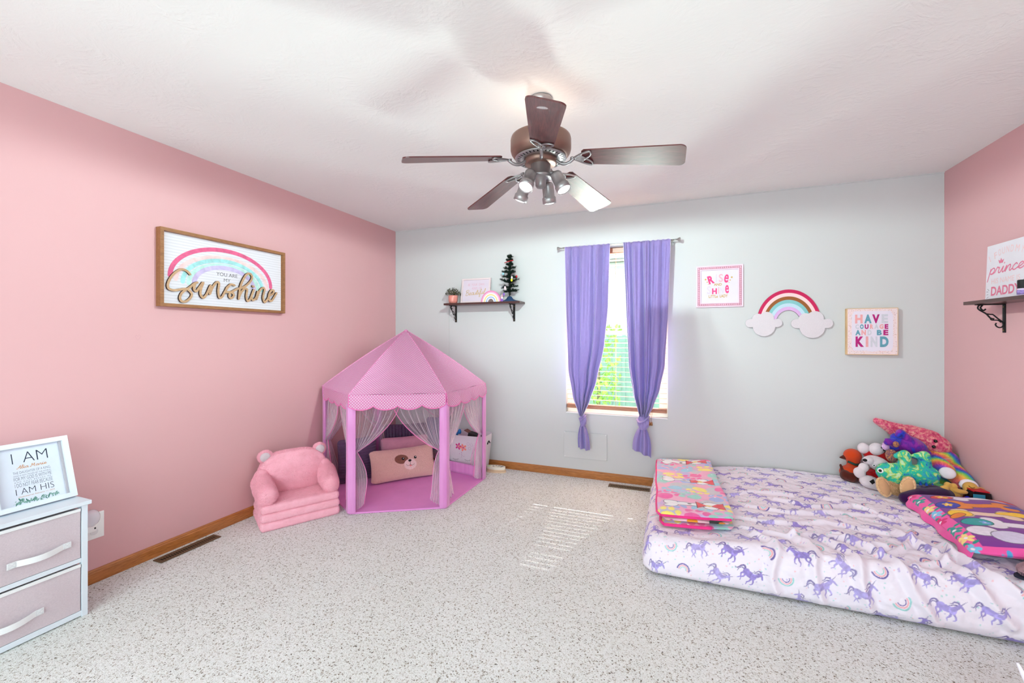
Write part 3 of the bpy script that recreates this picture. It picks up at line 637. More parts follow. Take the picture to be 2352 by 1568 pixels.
txt(g, 'I AM HIS', X(.29), X(.75), Z(.775), Z(.685), y_, 0, -.018)
cursive(g, 'Alia Marie', X(.35), X(.70), Z(.385), .0072, .0016, y_, 2)
txt(g, 'Dedicated on February 11, 2024', X(.31), X(.75), Z(.822), Z(.798), y_, 2, 0, .3)
g.build('lettering', [ink('navy', (44, 52, 72)), ink('slate', (104, 112, 132)), ink('copper', (206, 148, 96))], fp)
g = G(); rs = random.Random(2)
ribbon(g, [(X(.24), Z(.90)), (X(.36), Z(.885)), (X(.52), Z(.895)), (X(.66), Z(.87)), (X(.80), Z(.865))], .0008, y_, 1)
for i in range(64):
    x = rs.uniform(.27, .78); z = .885 + rs.gauss(0, .026) * (1 - abs(x - .53) * 1.6); a = rs.uniform(20, 160) * (1 if rs.random() > .5 else -1); l = rs.uniform(.004, .008)
    g.flat(circ(X(x), Z(z), l, 8, l * .32, a), y_ - .0001 - i * 2e-6, rs.choice((0, 1, 1)))
g.build('leaf_sprig', [ink('deep_green', (72, 124, 112)), ink('sage', (128, 168, 160))], fp)

# ================================================================== SHELVES
m_sh = wood('mahogany_board', (44, 18, 16), (82, 38, 32), .32, 0, 1, .3)
def bracket(parent, x, depth=.125, hh=.165):
    """scrolled iron bracket: wall strap, top strap and S scroll (in the y,z plane)"""
    g = G(); g.box(x - .0095, x + .0095, -.0055, 0, -hh, -.001); g.box(x - .0095, x + .0095, -depth, -.0055, -.0055, -.0005)
    P = lambda pts: [(x, -a, -b) for a, b in spline(pts, 6)]
    g.tube(P([(.082, .028), (.090, .036), (.100, .030), (.104, .018), (.096, .006), (.108, .005), (.116, .018), (.110, .032), (.080, .056), (.062, .080), (.046, .086)]), .0042, 8)
    g.tube(P([(.080, .056), (.060, .060), (.050, .062), (.030, .084), (.012, .102), (.006, .118)]), .0036, 8)
    g.tube(P([(.062, .080), (.056, .092), (.030, .094), (.016, .106)]), .0034, 8)
    g.tube(P([(.006, .114), (.010, .130), (.022, .136), (.034, .130), (.040, .118), (.036, .110)]), .0036, 8)
    b = g.build('bracket', m_black, parent, bevel=.0008)
    for z in (-.018, -hh + .014): G().lathe([(.0034, 0), (.0028, .0015)], 10, (x, -.0058, z), mat=Matrix.Rotation(R(90), 3, 'X')).build('screw', M('brass_screw', (170, 140, 70), .35, .8), b)
s1 = thing('wall_shelf', 'small dark wood shelf with plant and little tree left of the window', 'shelf', (-1.748, YB, 1.605))
G().box(-.405, .405, -.150, -.001, 0, .0195).build('board', m_sh, s1, bevel=.001); bracket(s1, -.345); bracket(s1, .295)
ZS = 1.6250
pl = thing('potted_plant', 'tiny artificial plant in a pink glazed pot on the shelf', 'plant', (-2.080, YB - .088, ZS))
G().lathe([(.030, 0), (.041, .008), (.046, .025), (.047, .072), (.045, .080), (.041, .080), (.041, .066), (.002, .064)], 36).build('pot', M('pink_glaze', (222, 140, 128), .22, coat=.5), pl)
g = G(); rs = random.Random(8)
for i in range(420):
    a = rs.uniform(0, 2 * PI); e = rs.uniform(0, 1); r = .082 * math.sqrt(rs.random()); z = .075 + .085 * math.sqrt(max(0, 1 - (r / .084) ** 2)) * rs.uniform(.25, 1); p = Vector((r * math.cos(a), r * math.sin(a) * .85, z)); q = Euler((rs.uniform(0, 6), rs.uniform(0, 6), rs.uniform(0, 6))).to_matrix()
    g.add([p + q @ Vector(v) for v in ((-.006, 0, 0), (0, -.0035, .001), (.008, 0, 0), (0, .0035, .001))], [(0, 1, 2, 3)], rs.choice((0, 0, 1, 2)))
lf = g.build('leaves', [M('dark_leaf', (52, 60, 46), .6, vary=.2), M('olive_leaf', (112, 112, 60), .6, vary=.2), M('bronze_leaf', (86, 66, 50), .6, vary=.2)], pl)
g = G()
for i in range(40):
    a = rs.uniform(0, 2 * PI); r = rs.uniform(.02, .078); z = .075 + rs.uniform(.01, .075) ; g.tube([(0.01 * math.cos(a), .01 * math.sin(a), .062), (r * .6 * math.cos(a), r * .6 * math.sin(a), z * .9), (r * math.cos(a), r * .85 * math.sin(a), z)], .0007, 4)
g.build('stems', M('stem_brown', (70, 60, 40), .7), pl)
bs = thing('framed_quote', 'pale pink framed quote standing on the shelf behind the rainbow', 'picture frame', (-2.008, YB - .058, ZS + .001), rot=(R(-9), 0, 0))
FW, FH = .318, .252
g = G(); frame(g, 0, FW, 0, FH, .016, -.010, .006); g.build('frame', M('blush_frame', (222, 204, 206), .45), bs, bevel=.0035, segs=3)
G().box(.014, FW - .014, -.003, .003, .014, FH - .014).build('paper', M('lilac_paper', (214, 200, 214), .6), bs)
g = G(); txt(g, 'BE  YOUR  OWN', .070, .248, .176, .200, -.0036, 0, 0); txt(g, 'KIND  OF', .118, .222, .138, .162, -.0036, 0, 0)
cursive(g, 'Beautiful', .050, .262, .078, .026, .0034, -.0037, 1, slope=.06); g.build('lettering', [ink('rose', (216, 168, 186)), ink('gold', (196, 160, 84))], bs)
def rainbow_block(nm, label, cat, loc, r, cols, th, zs=1, parent=None, ring=.0):
    o = thing(nm, label, cat, loc); n = len(cols); ri = r * .28; w = (r - ri) / n
    for i, c in enumerate(cols):
        a = r - w * i; g = G(); g.prism(bandpoly(0, 0, a - w, (a - w) * zs, a, a * zs), -th / 2, th / 2); g.build('arch', c, o, bevel=.0006)
    return o
rb = rainbow_block('rainbow_ornament', 'small striped pastel rainbow block on the shelf', 'ornament', (-1.650, YB - .112, ZS), .104, [M('o_%d%d%d' % c, c, .5) for c in ((222, 132, 178), (236, 180, 204), (238, 232, 226), (246, 206, 132), (238, 232, 226), (150, 182, 224), (238, 224, 232))], .016, 1.06)
G().prism(bandpoly(0, 0, .0, .0, .0291, .0309)[1:-1], .001, .006).build('backing', M('taupe_board', (128, 108, 104), .7), rb)
tree = thing('tabletop_tree', 'little dark green artificial tree with ornaments on the shelf', 'artificial tree', (-1.468, YB - .086, ZS))
g = G(); prof = [(.112, 0), (.106, .004), (.060, .014), (.036, .026), (.022, .046), (.012, .052)]
g.lathe(prof, 40); g.v = [(x, y * .56, z) for x, y, z in g.v]; g.build('skirt', M('navy_cloth', (34, 62, 96), .7, vary=.2), tree)
g = G(); g.tube([(0, 0, .04), (.001, 0, .25), (.004, 0, .445)], [.005, .004, .002], 8)
bt = g.build('trunk', M('wire_trunk', (36, 42, 34), .8), tree)
g = G(); rs = random.Random(3)
def needles(a, b, n, L):
    a, b = Vector(a), Vector(b); d = (b - a).normalized()
    for i in range(n):
        p = a.lerp(b, rs.random()); q = Vector((rs.gauss(0, 1), rs.gauss(0, 1), rs.gauss(0, 1))).normalized(); q = (q - d * q.dot(d) * .5 + d * .35).normalized() * L
        w = q.cross(Vector((rs.random(), rs.random(), rs.random()))).normalized() * .0012; g.add([p - w, p + w, p + q], [(0, 1, 2)])
br = [(.10, 5, .080), (.14, 5, .088), (.185, 5, .086), (.23, 5, .082), (.275, 5, .070), (.315, 4, .060), (.355, 4, .048), (.395, 3, .036), (.425, 3, .022)]
tips = []
for z, n, L in br:
    for k in range(n):
        a = rs.uniform(0, 2 * PI) if False else 2 * PI * (k + rs.uniform(-.25, .25)) / n + z * 20; L2 = L * rs.uniform(.7, 1.1); y = math.sin(a) * L2 * .75; y = min(y, .066)
        b = (math.cos(a) * L2, y, z + L2 * rs.uniform(-.05, .45)); g.tube([(0, 0, z), b], .0014, 4); needles((0, 0, z), b, 300, .017); tips.append(b)
        m = Vector((0, 0, z)).lerp(Vector(b), .5); c = m + Vector((rs.uniform(-.02, .02), rs.uniform(-.015, .012), rs.uniform(.0, .022))); needles(m, c, 110, .015); c2 = Vector(b) + Vector((rs.uniform(-.02, .02), rs.uniform(-.01, .005), rs.uniform(-.006, .016))); needles(m, c2, 80, .014)
needles((0, 0, .06), (.004, 0, .45), 1500, .024)
g.build('needles', M('dark_pine', (22, 42, 32), .8, vary=.4), tree)
def orn(p, r, c, nm='bauble', rz=None):
    g = G(); g.ell(p, (r, r * .8, rz or r), nu=12, nv=8); return g.build(nm, M('orn_%d_%d_%d' % c, c, .35, coat=.3), tree)
orn((-.055, -.03, .265), .012, (150, 206, 222)); orn((.042, -.055, .198), .011, (214, 220, 40), rz=.014); orn((.043, -.052, .222), .009, (236, 230, 234), rz=.015); orn((-.022, -.062, .125), .011, (236, 214, 220), rz=.02); orn((-.062, -.02, .14), .012, (206, 202, 222)); orn((-.032, -.066, .066), .009, (128, 84, 190), rz=.014)
g = G()
for k in range(7): a = k * .9; g.cap((.08, -.03, .235), (.08 + .016 * math.cos(a), -.03 + .004 * math.sin(3 * a), .235 + .016 * math.sin(a)), .0035, .0012)
g.build('red_bow', M('orn_red', (206, 34, 40), .5), tree)
g = G(); g.tube(spline([(-.042, -.022, .372), (-.015, -.05, .370), (.005, -.05, .376), (.030, -.04, .384), (.045, -.02, .388)], 4), .0065, 8, flat=.4); g.build('ribbon', M('orn_red', (206, 34, 40), .5), tree)
gn = thing('gnome_ornament', 'tiny pink and white ornament figure standing beside the tree skirt', 'ornament', (-1.528, YB - .131, ZS))
G().lathe([(.011, 0), (.013, .006), (.010, .022), (.008, .030)], 16).build('body', M('violet_felt', (138, 96, 190), .8), gn)
G().ell((0, -.002, .034), (.012, .010, .012), nu=12, nv=8).build('beard', M('white_felt', (232, 226, 232), .9), gn)
G().lathe([(.011, .042), (.006, .058), (.001, .074)], 14).build('hat', M('pink_felt', (222, 170, 190), .9), gn)

s2 = thing('wall_shelf', 'dark wood shelf on scrolled iron bracket on the right pink wall', 'shelf', (XR, 3.318, 1.478), -90)
G().box(0, .80, -.145, -.001, 0, .0195).build('board', m_sh, s2, bevel=.001); bracket(s2, .072); bracket(s2, .71)
ZR = 1.4985
ds = thing('canvas_sign', 'white canvas sign with pink hand lettering leaning on the right shelf', 'wall sign', (XR - .058, 3.298, ZR), rot=(R(-2), 0, R(-90)))
G().box(0, .325, 0, .018, 0, .318).build('canvas', M('white_canvas', (226, 220, 228), .75, bump=.2, bscale=900), ds, bevel=.001)
g = G(); y_ = -.0006
word = 'I FOUND MY'; import itertools
xs = [.024, None, .062, .092, .122, .154, .186, None, .222, .262]; hs_ = [.222, 0, .236, .248, .254, .256, .254, 0, .248, .236]; rt = [28, 0, 14, 8, 3, -1, -4, 0, -12, -22]
for ch, x, z, r_ in zip(word, xs, hs_, rt):
    if x is None: continue
    wd = .005 if ch == 'I' else (.027 if ch == 'M' else .021); txt(g, ch, x, x + wd, z, z + .037, y_, 0, 0, 0, r_)
cursive(g, 'prince', .026, .286, .150, .033, .0062, y_ - .0001, 1, slope=.02, shear=.2)
txt(g, 'HIS NAME IS', .048, .262, .094, .124, y_, 0, 0); txt(g, 'DADDY', .048, .268, .026, .078, y_, 1, .028)
for a, b in (((.018, .068), (.032, .058)), ((.010, .052), (.026, .051)), ((.014, .034), (.026, .037)), ((.014, .014), (.028, .022)), ((.276, .082), (.290, .094))): ribbon(g, [a, b], .0022, y_, 2, smooth=False)
g.flat([(.104, .205), (.096, .226), (.110, .218), (.118, .234), (.126, .218), (.140, .226), (.132, .205)], y_ - .0001, 1)
g.build('lettering', [ink('blush', (236, 196, 200)), ink('rose_pink', (222, 122, 150)), ink('grey', (92, 94, 100))], ds)
for i, (yy, lab) in enumerate(((2.915, 'small bottle with black cap and purple label on the right shelf'),)):
    b = thing('bottle', lab, 'bottle', (XR - .112, yy, ZR))
    G().lathe([(.019, 0), (.0205, .003), (.0205, .030), (.018, .036), (.014, .038)], 28).build('body', M('amber_plastic', (214, 196, 222), .3), b)
    G().lathe([(.0209, .005), (.0209, .028)], 28).build('label', M('purple_label', (150, 126, 190), .6, vary=.4, vscale=60), b)
    G().lathe([(.0185, .036), (.0195, .040), (.0195, .078), (.017, .080)], 28).build('cap', m_black, b, bevel=.001)

# ================================================================== ART ON THE BACK WALL
a1 = thing('framed_quote', 'small square sign in pink beaded frame beside the window', 'wall sign', (.172, YB, 1.533), rot=(0, 0, 0))
FW, FH = .345, .340
m_pf = M('pink_moulded_frame', (232, 188, 204), .5)
g = G(); frame(g, 0, FW, 0, FH, .010, -.014, 0); frame(g, .010, FW - .010, .010, FH - .010, .018, -.011, -.002, 1); frame(g, .028, FW - .028, .028, FH - .028, .008, -.015, -.002)
g.build('frame', [M('pale_pink_edge', (236, 205, 220), .5), M('dusky_pink_groove', (196, 138, 160), .6)], a1, bevel=.001)
g = G(); nb = 21
for i in range(nb):
    p = .019 + (FW - .038) * i / (nb - 1)
    for c in ((p, FH - .019), (p, .019)): g.ell((c[0], -.012, c[1]), (.0068, .004, .006), nu=8, nv=6)
    if 0 < i < nb - 1:
        for c in ((.019, p), (FW - .019, p)): g.ell((c[0], -.012, c[1]), (.006, .004, .0068), nu=8, nv=6)
bd_ = g.build('beading', m_pf, a1)
G().box(.034, FW - .034, -.006, -.002, .034, FH - .034).build('paper', M('lavender_paper', (220, 213, 228), .6), a1)
g = G(); y_ = -.0064; X = lambda f: f * FW; Z = lambda f: FH * (1 - f)
def letter(ch, x0, x1, z0, z1, m, bold=.04, rot=0): txt(g, ch, X(x0), X(x1), Z(z1), Z(z0), y_, m, bold, 0, rot)
letter('R', .255, .385, .235, .435, 0, .05, 15); letter('i', .425, .450, .205, .40, 1); letter('S', .49, .58, .205, .40, 2, .02); letter('e', .605, .70, .22, .42, 0, .025, -8)
letter('AND', .385, .555, .425, .485, 3, .02); letter('S', .235, .32, .49, .68, 1, .02); letter('H', .345, .45, .545, .685, 0, .05); letter('i', .475, .50, .52, .68, 2); letter('N', .52, .59, .53, .68, 1, .01); letter('e', .625, .705, .475, .675, 0, .025)
letter('LiTTLe', .275, .47, .705, .775, 3, .02); letter('LADY', .51, .68, .70, .77, 3, .02)
for cx, cz, r in ((.205, .325, .03), (.24, .39, .021), (.262, .445, .014), (.765, .295, .03), (.73, .36, .021), (.705, .415, .014)): g.flat(star(X(cx), Z(cz), X(r)), y_, 3)
g.build('lettering', [ink('hot_pink', (232, 76, 134)), ink('pale_lilac', (214, 200, 218)), ink('salmon', (236, 176, 186)), ink('gold2', (198, 156, 40))], a1)
a2 = thing('rainbow_plaque', 'cut-out rainbow with two glitter clouds between the two square signs', 'wall decoration', (.826, YB, 1.395))
rb_c = [(196, 22, 84), (244, 206, 208), (150, 88, 40), (132, 192, 194), (188, 214, 228), (214, 172, 220)]
g = G(); g.prism(arc(0, 0, .214, .262, 0, 180) + arc(0, 0, .082, .100, 180, 0), -.007, -.001); g.build('backing', M('brown_board', (96, 56, 40), .8), a2)
for i, c in enumerate(rb_c):
    k0 = i / 6; k1 = (i + 1) / 6; f = lambda a, b, k: a + (b - a) * k
    g = G(); g.prism(bandpoly(0, 0, f(.214, .083, k1), f(.262, .101, k1), f(.214, .083, k0), f(.262, .101, k0)), -.0105, -.007); g.build('arch', M('glitter_%d' % i, c, .5, bump=.2, bscale=1400, vary=.08, vscale=500), a2)
t = NT('white_glitter'); n = t.noise(t.obj(), 700, 2); t.base(t.ramp(n.outputs[0], [(.35, C3(192, 182, 190)), (.55, C3(220, 210, 216)), (.72, C3(255, 252, 255))])); t.p.inputs['Roughness'].default_value = .45; t.bump(n.outputs[0], .4, .002); m_glt = t.m
def cloud(cx, cz, s):
    pts = []
    for (x, z, r) in ((-.098, -.002, .034), (-.042, .032, .042), (.018, .036, .052), (.092, -.002, .034), (.0, -.03, .078)): pts.append((x, z, r))
    out = []
    for i in range(120):
        a = 2 * PI * i / 120; best = 0
        for x, z, r in pts:
            bx, bz = math.cos(a), math.sin(a); b = x * bx + z * bz; d = b * b - (x * x + z * z - r * r)
            if d > 0 and b + math.sqrt(d) > best: best = b + math.sqrt(d)
        out.append((cx + s * best * math.cos(a), cz + s * best * math.sin(a)))
    g = G(); g.prism(out, -.017, -.0106, 0); g.build('cloud', m_glt, a2, bevel=.0008)
cloud(-.165, .005, .98); cloud(.155, -.002, 1.04)
a3 = thing('wooden_block_sign', 'square pastel capital-letter sign in thin wood frame nearest the right corner', 'wall sign', (1.190, YB, 1.158))
FW, FH = .302, .340
G().box(0, FW, -.036, -.001, 0, FH).build('frame', M('light_pine', (214, 178, 136), .6, vary=.08), a3, bevel=.001)
cv_ = Canvas(0, FW, 0, FH, .0011, (234, 212, 214)); rs = random.Random(4)
for i in range(900):
    x, z = rs.uniform(.008, FW - .008), rs.uniform(.008, FH - .008); cv_.ell(x, z, .0014, .0014, rs.choice(((196, 150, 80), (120, 100, 110), (222, 120, 130))))
cv_.ell(FW / 2, FH / 2, .118, .145, (226, 216, 230)); cv_.poly([(.042, .030), (FW - .042, .030), (FW - .030, .06), (FW - .030, FH - .05), (FW - .045, FH - .022), (.045, FH - .022), (.030, FH - .05), (.030, .06)], (226, 216, 230))
xx, zz = np.meshgrid(np.linspace(.005, FW - .005, 240), np.linspace(.005, FH - .005, 270)); npgrid('paper', [(np.stack([xx, 0 * xx - .0368, zz], -1), cv_.sample(xx, zz))], vcol('dotted_paper', .6, 0), a3)
g = G(); y_ = -.0376; X = lambda f: f * FW; Z = lambda f: FH * (1 - f)
rows = [('HAVE', .135, .325, [(.165, .315, 2), (.345, .49, 1), (.50, .645, 0), (.68, .805, 3)]), ('COURAGE', .345, .445, [(.17, .245, 3), (.262, .335, 1), (.355, .43, 0), (.455, .525, 2), (.54, .625, 3), (.64, .72, 2), (.74, .81, 0)]),
        ('ANDBE', .465, .580, [(.17, .275, 1), (.29, .38, 2), (.41, .49, 3), (.59, .685, 1), (.715, .81, 0)]), ('KIND', .605, .830, [(.175, .34, 0), (.375, .425, 2), (.47, .60, 3), (.65, .815, 1)])]
for w_, a, b, L in rows:
    for ch, (x0, x1, m_) in zip(w_, L): letter(ch, x0, x1, a, b, m_, .055)
g.build('lettering', [ink('berry', (176, 34, 116)), ink('steel_teal', (98, 154, 172)), ink('soft_coral', (232, 164, 166)), ink('silver', (204, 202, 212))], a3)

# ================================================================== BLIND, ROD, CURTAINS
m_bl = NT('blind_slat'); m_bl.base(m_bl.ramp(m_bl.noise(m_bl.mapping(m_bl.obj(), (2, 60, 60)), 2, 4).outputs[0], [(.3, C3(212, 160, 128)), (.7, C3(228, 182, 152))])); m_bl.p.inputs['Roughness'].default_value = .4; m_bl = m_bl.m
m_rail = wood('blind_rail', (158, 100, 72), (190, 130, 98), .35, 0, 1, .2)
bl = thing('wooden_blind', 'wooden slatted blind behind the purple curtains', 'window blind', (0, YB + .035, 0))
BX0, BX1 = WX0 + .008, WX1 - .008
G().box(BX0, BX1, -.026, .03, 2.040, 2.084).build('headrail', m_rail, bl, bevel=.002)
g = G(); g.box(BX0, BX1, -.026, .028, .632, .652); g.box(BX0, BX1, -.022, .024, .652, .668); g.build('bottom_rail', m_rail, bl, bevel=.003)
g = G(); n = 31
for i in range(n):
    z = .712 + (2.02 - .712) * i / (n - 1); mt = Matrix.Translation((0, 0, z)) @ Matrix.Rotation(R(-3.5), 4, 'X')
    q = G(); q.box(BX0, BX1, -.0205, .0205, -.0014, .0014); q.xf(mt); g.add(q.v, q.f)
g.build('slats', m_bl, bl)
g = G()
for x in (-.80, -.49, -.19):
    for y in (-.0265, .0265): g.tube([(x, y, .66), (x, y, 2.05)], .0009, 5)
g.build('ladder_cord', M('tan_cord', (196, 160, 132), .8), bl)
for dx in (0, .014): g = G(); g.tube(spline([(-.195 + dx, -.03, 1.95), (-.193 + dx, -.031, .75), (-.196 + dx, -.04, .60), (-.197 + dx, -.046, .555)], 5), .0012, 5); pc = g.build('pull_cord', M('brown_cord', (170, 118, 84), .8), bl)
g = G(); g.tube(spline([(-.20, -.032, .70), (-.23, -.034, .672), (-.25, -.034, .655), (-.215, -.034, .648), (-.19, -.036, .67), (-.175, -.034, .70)], 5), .0013, 5)
g.build('cord_loop', M('brown_cord', (170, 118, 84), .8), pc)
for dx in (0, .017):
    G().lathe([(.004, 0), (.007, -.008), (.010, -.026), (.008, -.032), (.002, -.033)][::-1], 16, (-.199 + dx, -.046, .556)).build('tassel', wood('tassel_wood', (140, 92, 50), (176, 124, 76), .4), pc)
rod = thing('curtain_rod', 'thin silver curtain rod with faceted knob ends above the window', 'curtain rod', (0, YB - .062, 2.100))
m_silver = M('brushed_silver', (178, 178, 176), .32, .85)
G().tube([(-.955, 0, .004), (.0, 0, 0)], .0062, 14).build('rod', m_silver, rod)
for s_, x in ((-1, -.955), (1, .0)):
    q = Matrix.Rotation(R(90 * s_), 3, 'Y'); g = G(); g.lathe([(.0045, 0), (.0045, .012), (.008, .014), (.008, .017), (.005, .020), (.0135, .034), (.017, .042), (.0155, .050), (.004, .052)], 8, (x, 0, .002), mat=q); g.build('finial', m_silver, rod, smooth=False)
for x in (-.930, -.012):
    g = G(); g.box(x - .006, x + .006, .0065, .0615, -.014, -.008); g.box(x - .010, x + .010, .0565, .0615, -.036, .020); g.tube([(x, .002, -.010), (x, -.008, -.006), (x, -.008, .002)], .003, 8); g.build('bracket', m_silver, rod)
t = NT('lavender_curtain'); o_ = t.obj(); n = t.noise(t.mapping(o_, (700, 700, 240)), 1, 2)
t.base(t.ramp(n.outputs[0], [(.3, C3(146, 130, 196)), (.7, C3(160, 145, 206))])); t.p.inputs['Roughness'].default_value = .55; t.p.inputs['Sheen Weight'].default_value = .35; t.bump(n.outputs[0], .06, .001)
tl = t.node('ShaderNodeBsdfTranslucent'); tl.inputs[0].default_value = C3(160, 150, 232); mx = t.node('ShaderNodeMixShader'); mx.inputs[0].default_value = .09
t.link(t.p.outputs[0], mx.inputs[1]); t.link(tl.outputs[0], mx.inputs[2]); t.link(mx.outputs[0], t.out.inputs[0]); m_cur = t.m
m_lit_hem = M('light_painted_hem', (214, 206, 236), .6)  # paler than the cloth: light along the edges painted into the colour
def interp(tab, z):
    for (z0, a0), (z1, a1) in zip(tab, tab[1:]):
        if z0 >= z >= z1:
            t_ = (z0 - z) / (z0 - z1); t_ = t_ * t_ * (3 - 2 * t_) * .35 + t_ * .65; return a0 + (a1 - a0) * t_
    return tab[-1][1] if z < tab[-1][0] else tab[0][1]
def curtain(label, L_, R_, zt, zk, nf, ph, knot, tail, seed):
    c = thing('curtain', label, 'curtain', (0, YB - .062, 0)); rs = random.Random(seed)
    fr = [(rs.uniform(.5, 1.5), rs.uniform(0, 6)) for _ in range(4)]
    def P(u, v):
        z = zt + (zk - zt) * v; a, b = interp(L_, z), interp(R_, z); w = b - a
        gath = min(1, w / .40); q = u + .03 * math.sin(2 * PI * u * 2 + ph); x = a + w * q
        amp = .030 + .010 * (1 - gath)
        sv = math.sin(2 * PI * nf * u + ph + .6 * math.sin(2 * PI * u * 1.5 + v * 1.2))
        y = amp * (1.6 * (1 - abs(math.sin(PI * nf * u * 1.0 + ph + .5 * math.sin(5 * u + v)))) ** 1.6 - .8 + .35 * sv) + .006 * math.sin(2 * PI * u * nf * 1.9 + v * 5) * (1 - .4 * v)
        if v < .03: y *= .55; y -= .003
        return (x, y - .030 - .004 * v, z)
    g = G(); g.grid(P, 130, 80); g.build('panel', m_cur, c, solid=.0012)
    for u in (.0, 1.0):
        g = G(); g.tube([P(u, v / 60) for v in range(61)], .0022, 6); g.build('hem', m_lit_hem, c)
    # rod pocket ruffle above the rod
    g = G(); g.grid(lambda u, v: (interp(L_, zt) + (interp(R_, zt) - interp(L_, zt)) * u, -.0085 * math.cos(PI * v) + .0015 * math.sin(u * 90), zt - .004 + .014 * math.sin(PI * v) + .003 * math.sin(u * 60)), 110, 8); g.build('rod_pocket', m_cur, c)
    # the knot: a wrapped band of cloth
    kx, kz, kr, kh = knot; g = G()
    def K(u, v):
        a = 2 * PI * u; t_ = v - .5; r = kr * (1 - .55 * (2 * t_) ** 2); r *= 1 + .10 * math.sin(5 * a + 9 * v) + .05 * math.sin(11 * a - 7 * v)
        return (kx + r * math.cos(a) + .006 * math.sin(3 * v), -.030 + r * .75 * math.sin(a), kz - t_ * kh)
    g.grid(K, 60, 22); g.add([K(0, 0)], []); g.build('knot', m_cur, c)
    g = G(); g.tube(spline([(kx - kr * .9, -.03, kz + kh * .15), (kx - kr * .3, -.03 - kr * .95, kz + kh * .02), (kx + kr * .6, -.03 - kr * .85, kz + kh * .22), (kx + kr * 1.05, -.03, kz + kh * .38)], 6), [kr * .30] * 18 + [kr * .22], 12, flat=.6); g.build('knot_wrap', m_cur, c)
    tx0, tx1, tz0, tz1 = tail; g = G()
    def T(u, v):
        z = kz - kh * .32 + (interp([(1, tz0), (0, tz1)], 1 - u) - kz + kh * .32) * v; e = v ** .75
        c_ = kx + ((tx0 + tx1) / 2 - kx) * v; hw = kr * .45 + ((tx1 - tx0) / 2 - kr * .45) * math.sin(min(1, e * 1.15) * PI / 2)
        x = c_ + hw * (2 * u - 1); y = -.03 + (.010 + .010 * v) * math.sin(2 * PI * 2.2 * u + ph) + .004 * math.sin(16 * u); return (x, y, z)
    g.grid(T, 60, 30); g.build('tail', m_cur, c, solid=.0015)
    return c
curtain('left purple curtain with small tight knot, hanging over the access panel',
        [(2.10, -.933), (1.6, -.922), (1.0, -.895), (.75, -.850), (.63, -.805), (.59, -.788)], [(2.10, -.530), (1.55, -.545), (1.22, -.575), (.9, -.642), (.72, -.700), (.63, -.738), (.59, -.760)], 2.10, .585, 4.4, .8, (-.765, .545, .030, .115), (-.806, -.700, .292, .278), 4)
curtain('right purple curtain with large knot and fanned tail, beside the bed',
        [(2.10, -.415), (1.55, -.392), (1.05, -.368), (.8, -.330), (.66, -.290), (.62, -.275)], [(2.10, -.036), (1.55, -.052), (1.05, -.080), (.85, -.118), (.70, -.168), (.62, -.205)], 2.10, .615, 5.2, 2.4, (-.250, .565, .047, .135), (-.335, -.182, .325, .268), 9)
# ================================================================== PLUSH ARMCHAIR
def fz(name, c, bs=150, bump=.8): return fuzzy(name, [(.3, [x * .96 for x in c]), (.7, [min(255, x * 1.03) for x in c])], 14, bs, bump, .3)
m_plush = fz('pink_plush', (255, 190, 206), 300, .15); m_earw = fz('white_plush', (244, 230, 236), 200, .6)
ac = thing('kids_armchair', 'pink plush fold-out kids armchair with bear ears', 'armchair', (-2.394, 2.182, 0), 59.7)
def slab(name, x0, x1, y0, y1, z0, z1, b=.022):
    g = G(); nx, ny = 10, 8
    g.box(x0, x1, y0, y1, z0, z1); o = g.build(name, m_plush, ac, bevel=b, segs=5, smooth=True, disp=None); return o
slab('base_cushion', -.250, .250, 0, .36, 0, .062); slab('middle_cushion', -.248, .248, -.004, .36, .058, .116); slab('seat_cushion', -.246, .246, .002, .34, .112, .170)
g = G()
def arch(u, v):
    pass
prof = []
for i in range(41):
    t_ = PI * i / 40; ct, s_ = math.cos(t_), math.sin(t_); prof.append((-.242 * (abs(ct) ** .62) * (1 if ct > 0 else -1), .150 + .30 * (s_ ** .62)))
g = G(); g.prism([(x, z) for x, z in prof][::-1] , .255, .350)
g.ell((0, .262, .30), (.20, .045, .125), nu=30, nv=16); g.ell((0, .285, .21), (.235, .06, .08), nu=24, nv=12)
g.build('backrest', m_plush, ac, remesh=.011, smooth=True)
for s_ in (-1, 1):
    g = G(); g.cap((s_ * .198, .055, .222), (s_ * .214, .235, .262), .060, .068); g.cap((s_ * .205, .06, .195), (s_ * .212, .24, .215), .052, .060); g.ell((s_ * .205, .27, .27), (.058, .06, .085)); g.build('armrest', m_plush, ac, remesh=.009)
    g = G(); g.ell((s_ * .182, .305, .425), (.050, .026, .048), (0, s_ * -25, 0)); e = g.build('ear', m_plush, ac, disp=(.006, .02))
    g = G(); g.ell((s_ * .184, .284, .426), (.032, .012, .032), (0, s_ * -25, 0)); g.build('inner_ear', m_earw, e)

# ================================================================== PLAY TENT
TC = Vector((-2.198, 3.103)); TR = .70; ZT = .868
V6 = [TC + TR * Vector((math.cos(R(30 + 60 * k)), math.sin(R(30 + 60 * k)))) for k in range(6)]   # 0:right-back 1:back 2:left-back 3:left 4:front-left 5:front-right
tent = thing('play_tent', 'pink hexagonal polka-dot play tent in the corner', 'play tent', (TC.x, TC.y, 0))
V = [v - TC for v in V6]
t = NT('polka_dot_cloth'); uv = t.node('ShaderNodeUVMap'); mp = t.mapping(uv.outputs[0], (69, 69, 69), (0, 0, R(45)))
vo = t.node('ShaderNodeTexVoronoi', voronoi_dimensions='2D'); vo.inputs['Scale'].default_value = 1; vo.inputs['Randomness'].default_value = 0; t.link(mp, vo.inputs['Vector'])
dot = t.math('LESS_THAN', vo.outputs['Distance'], .30)
t.base(t.mix(dot, C3(238, 150, 206), C3(250, 244, 250))); t.p.inputs['Roughness'].default_value = .75
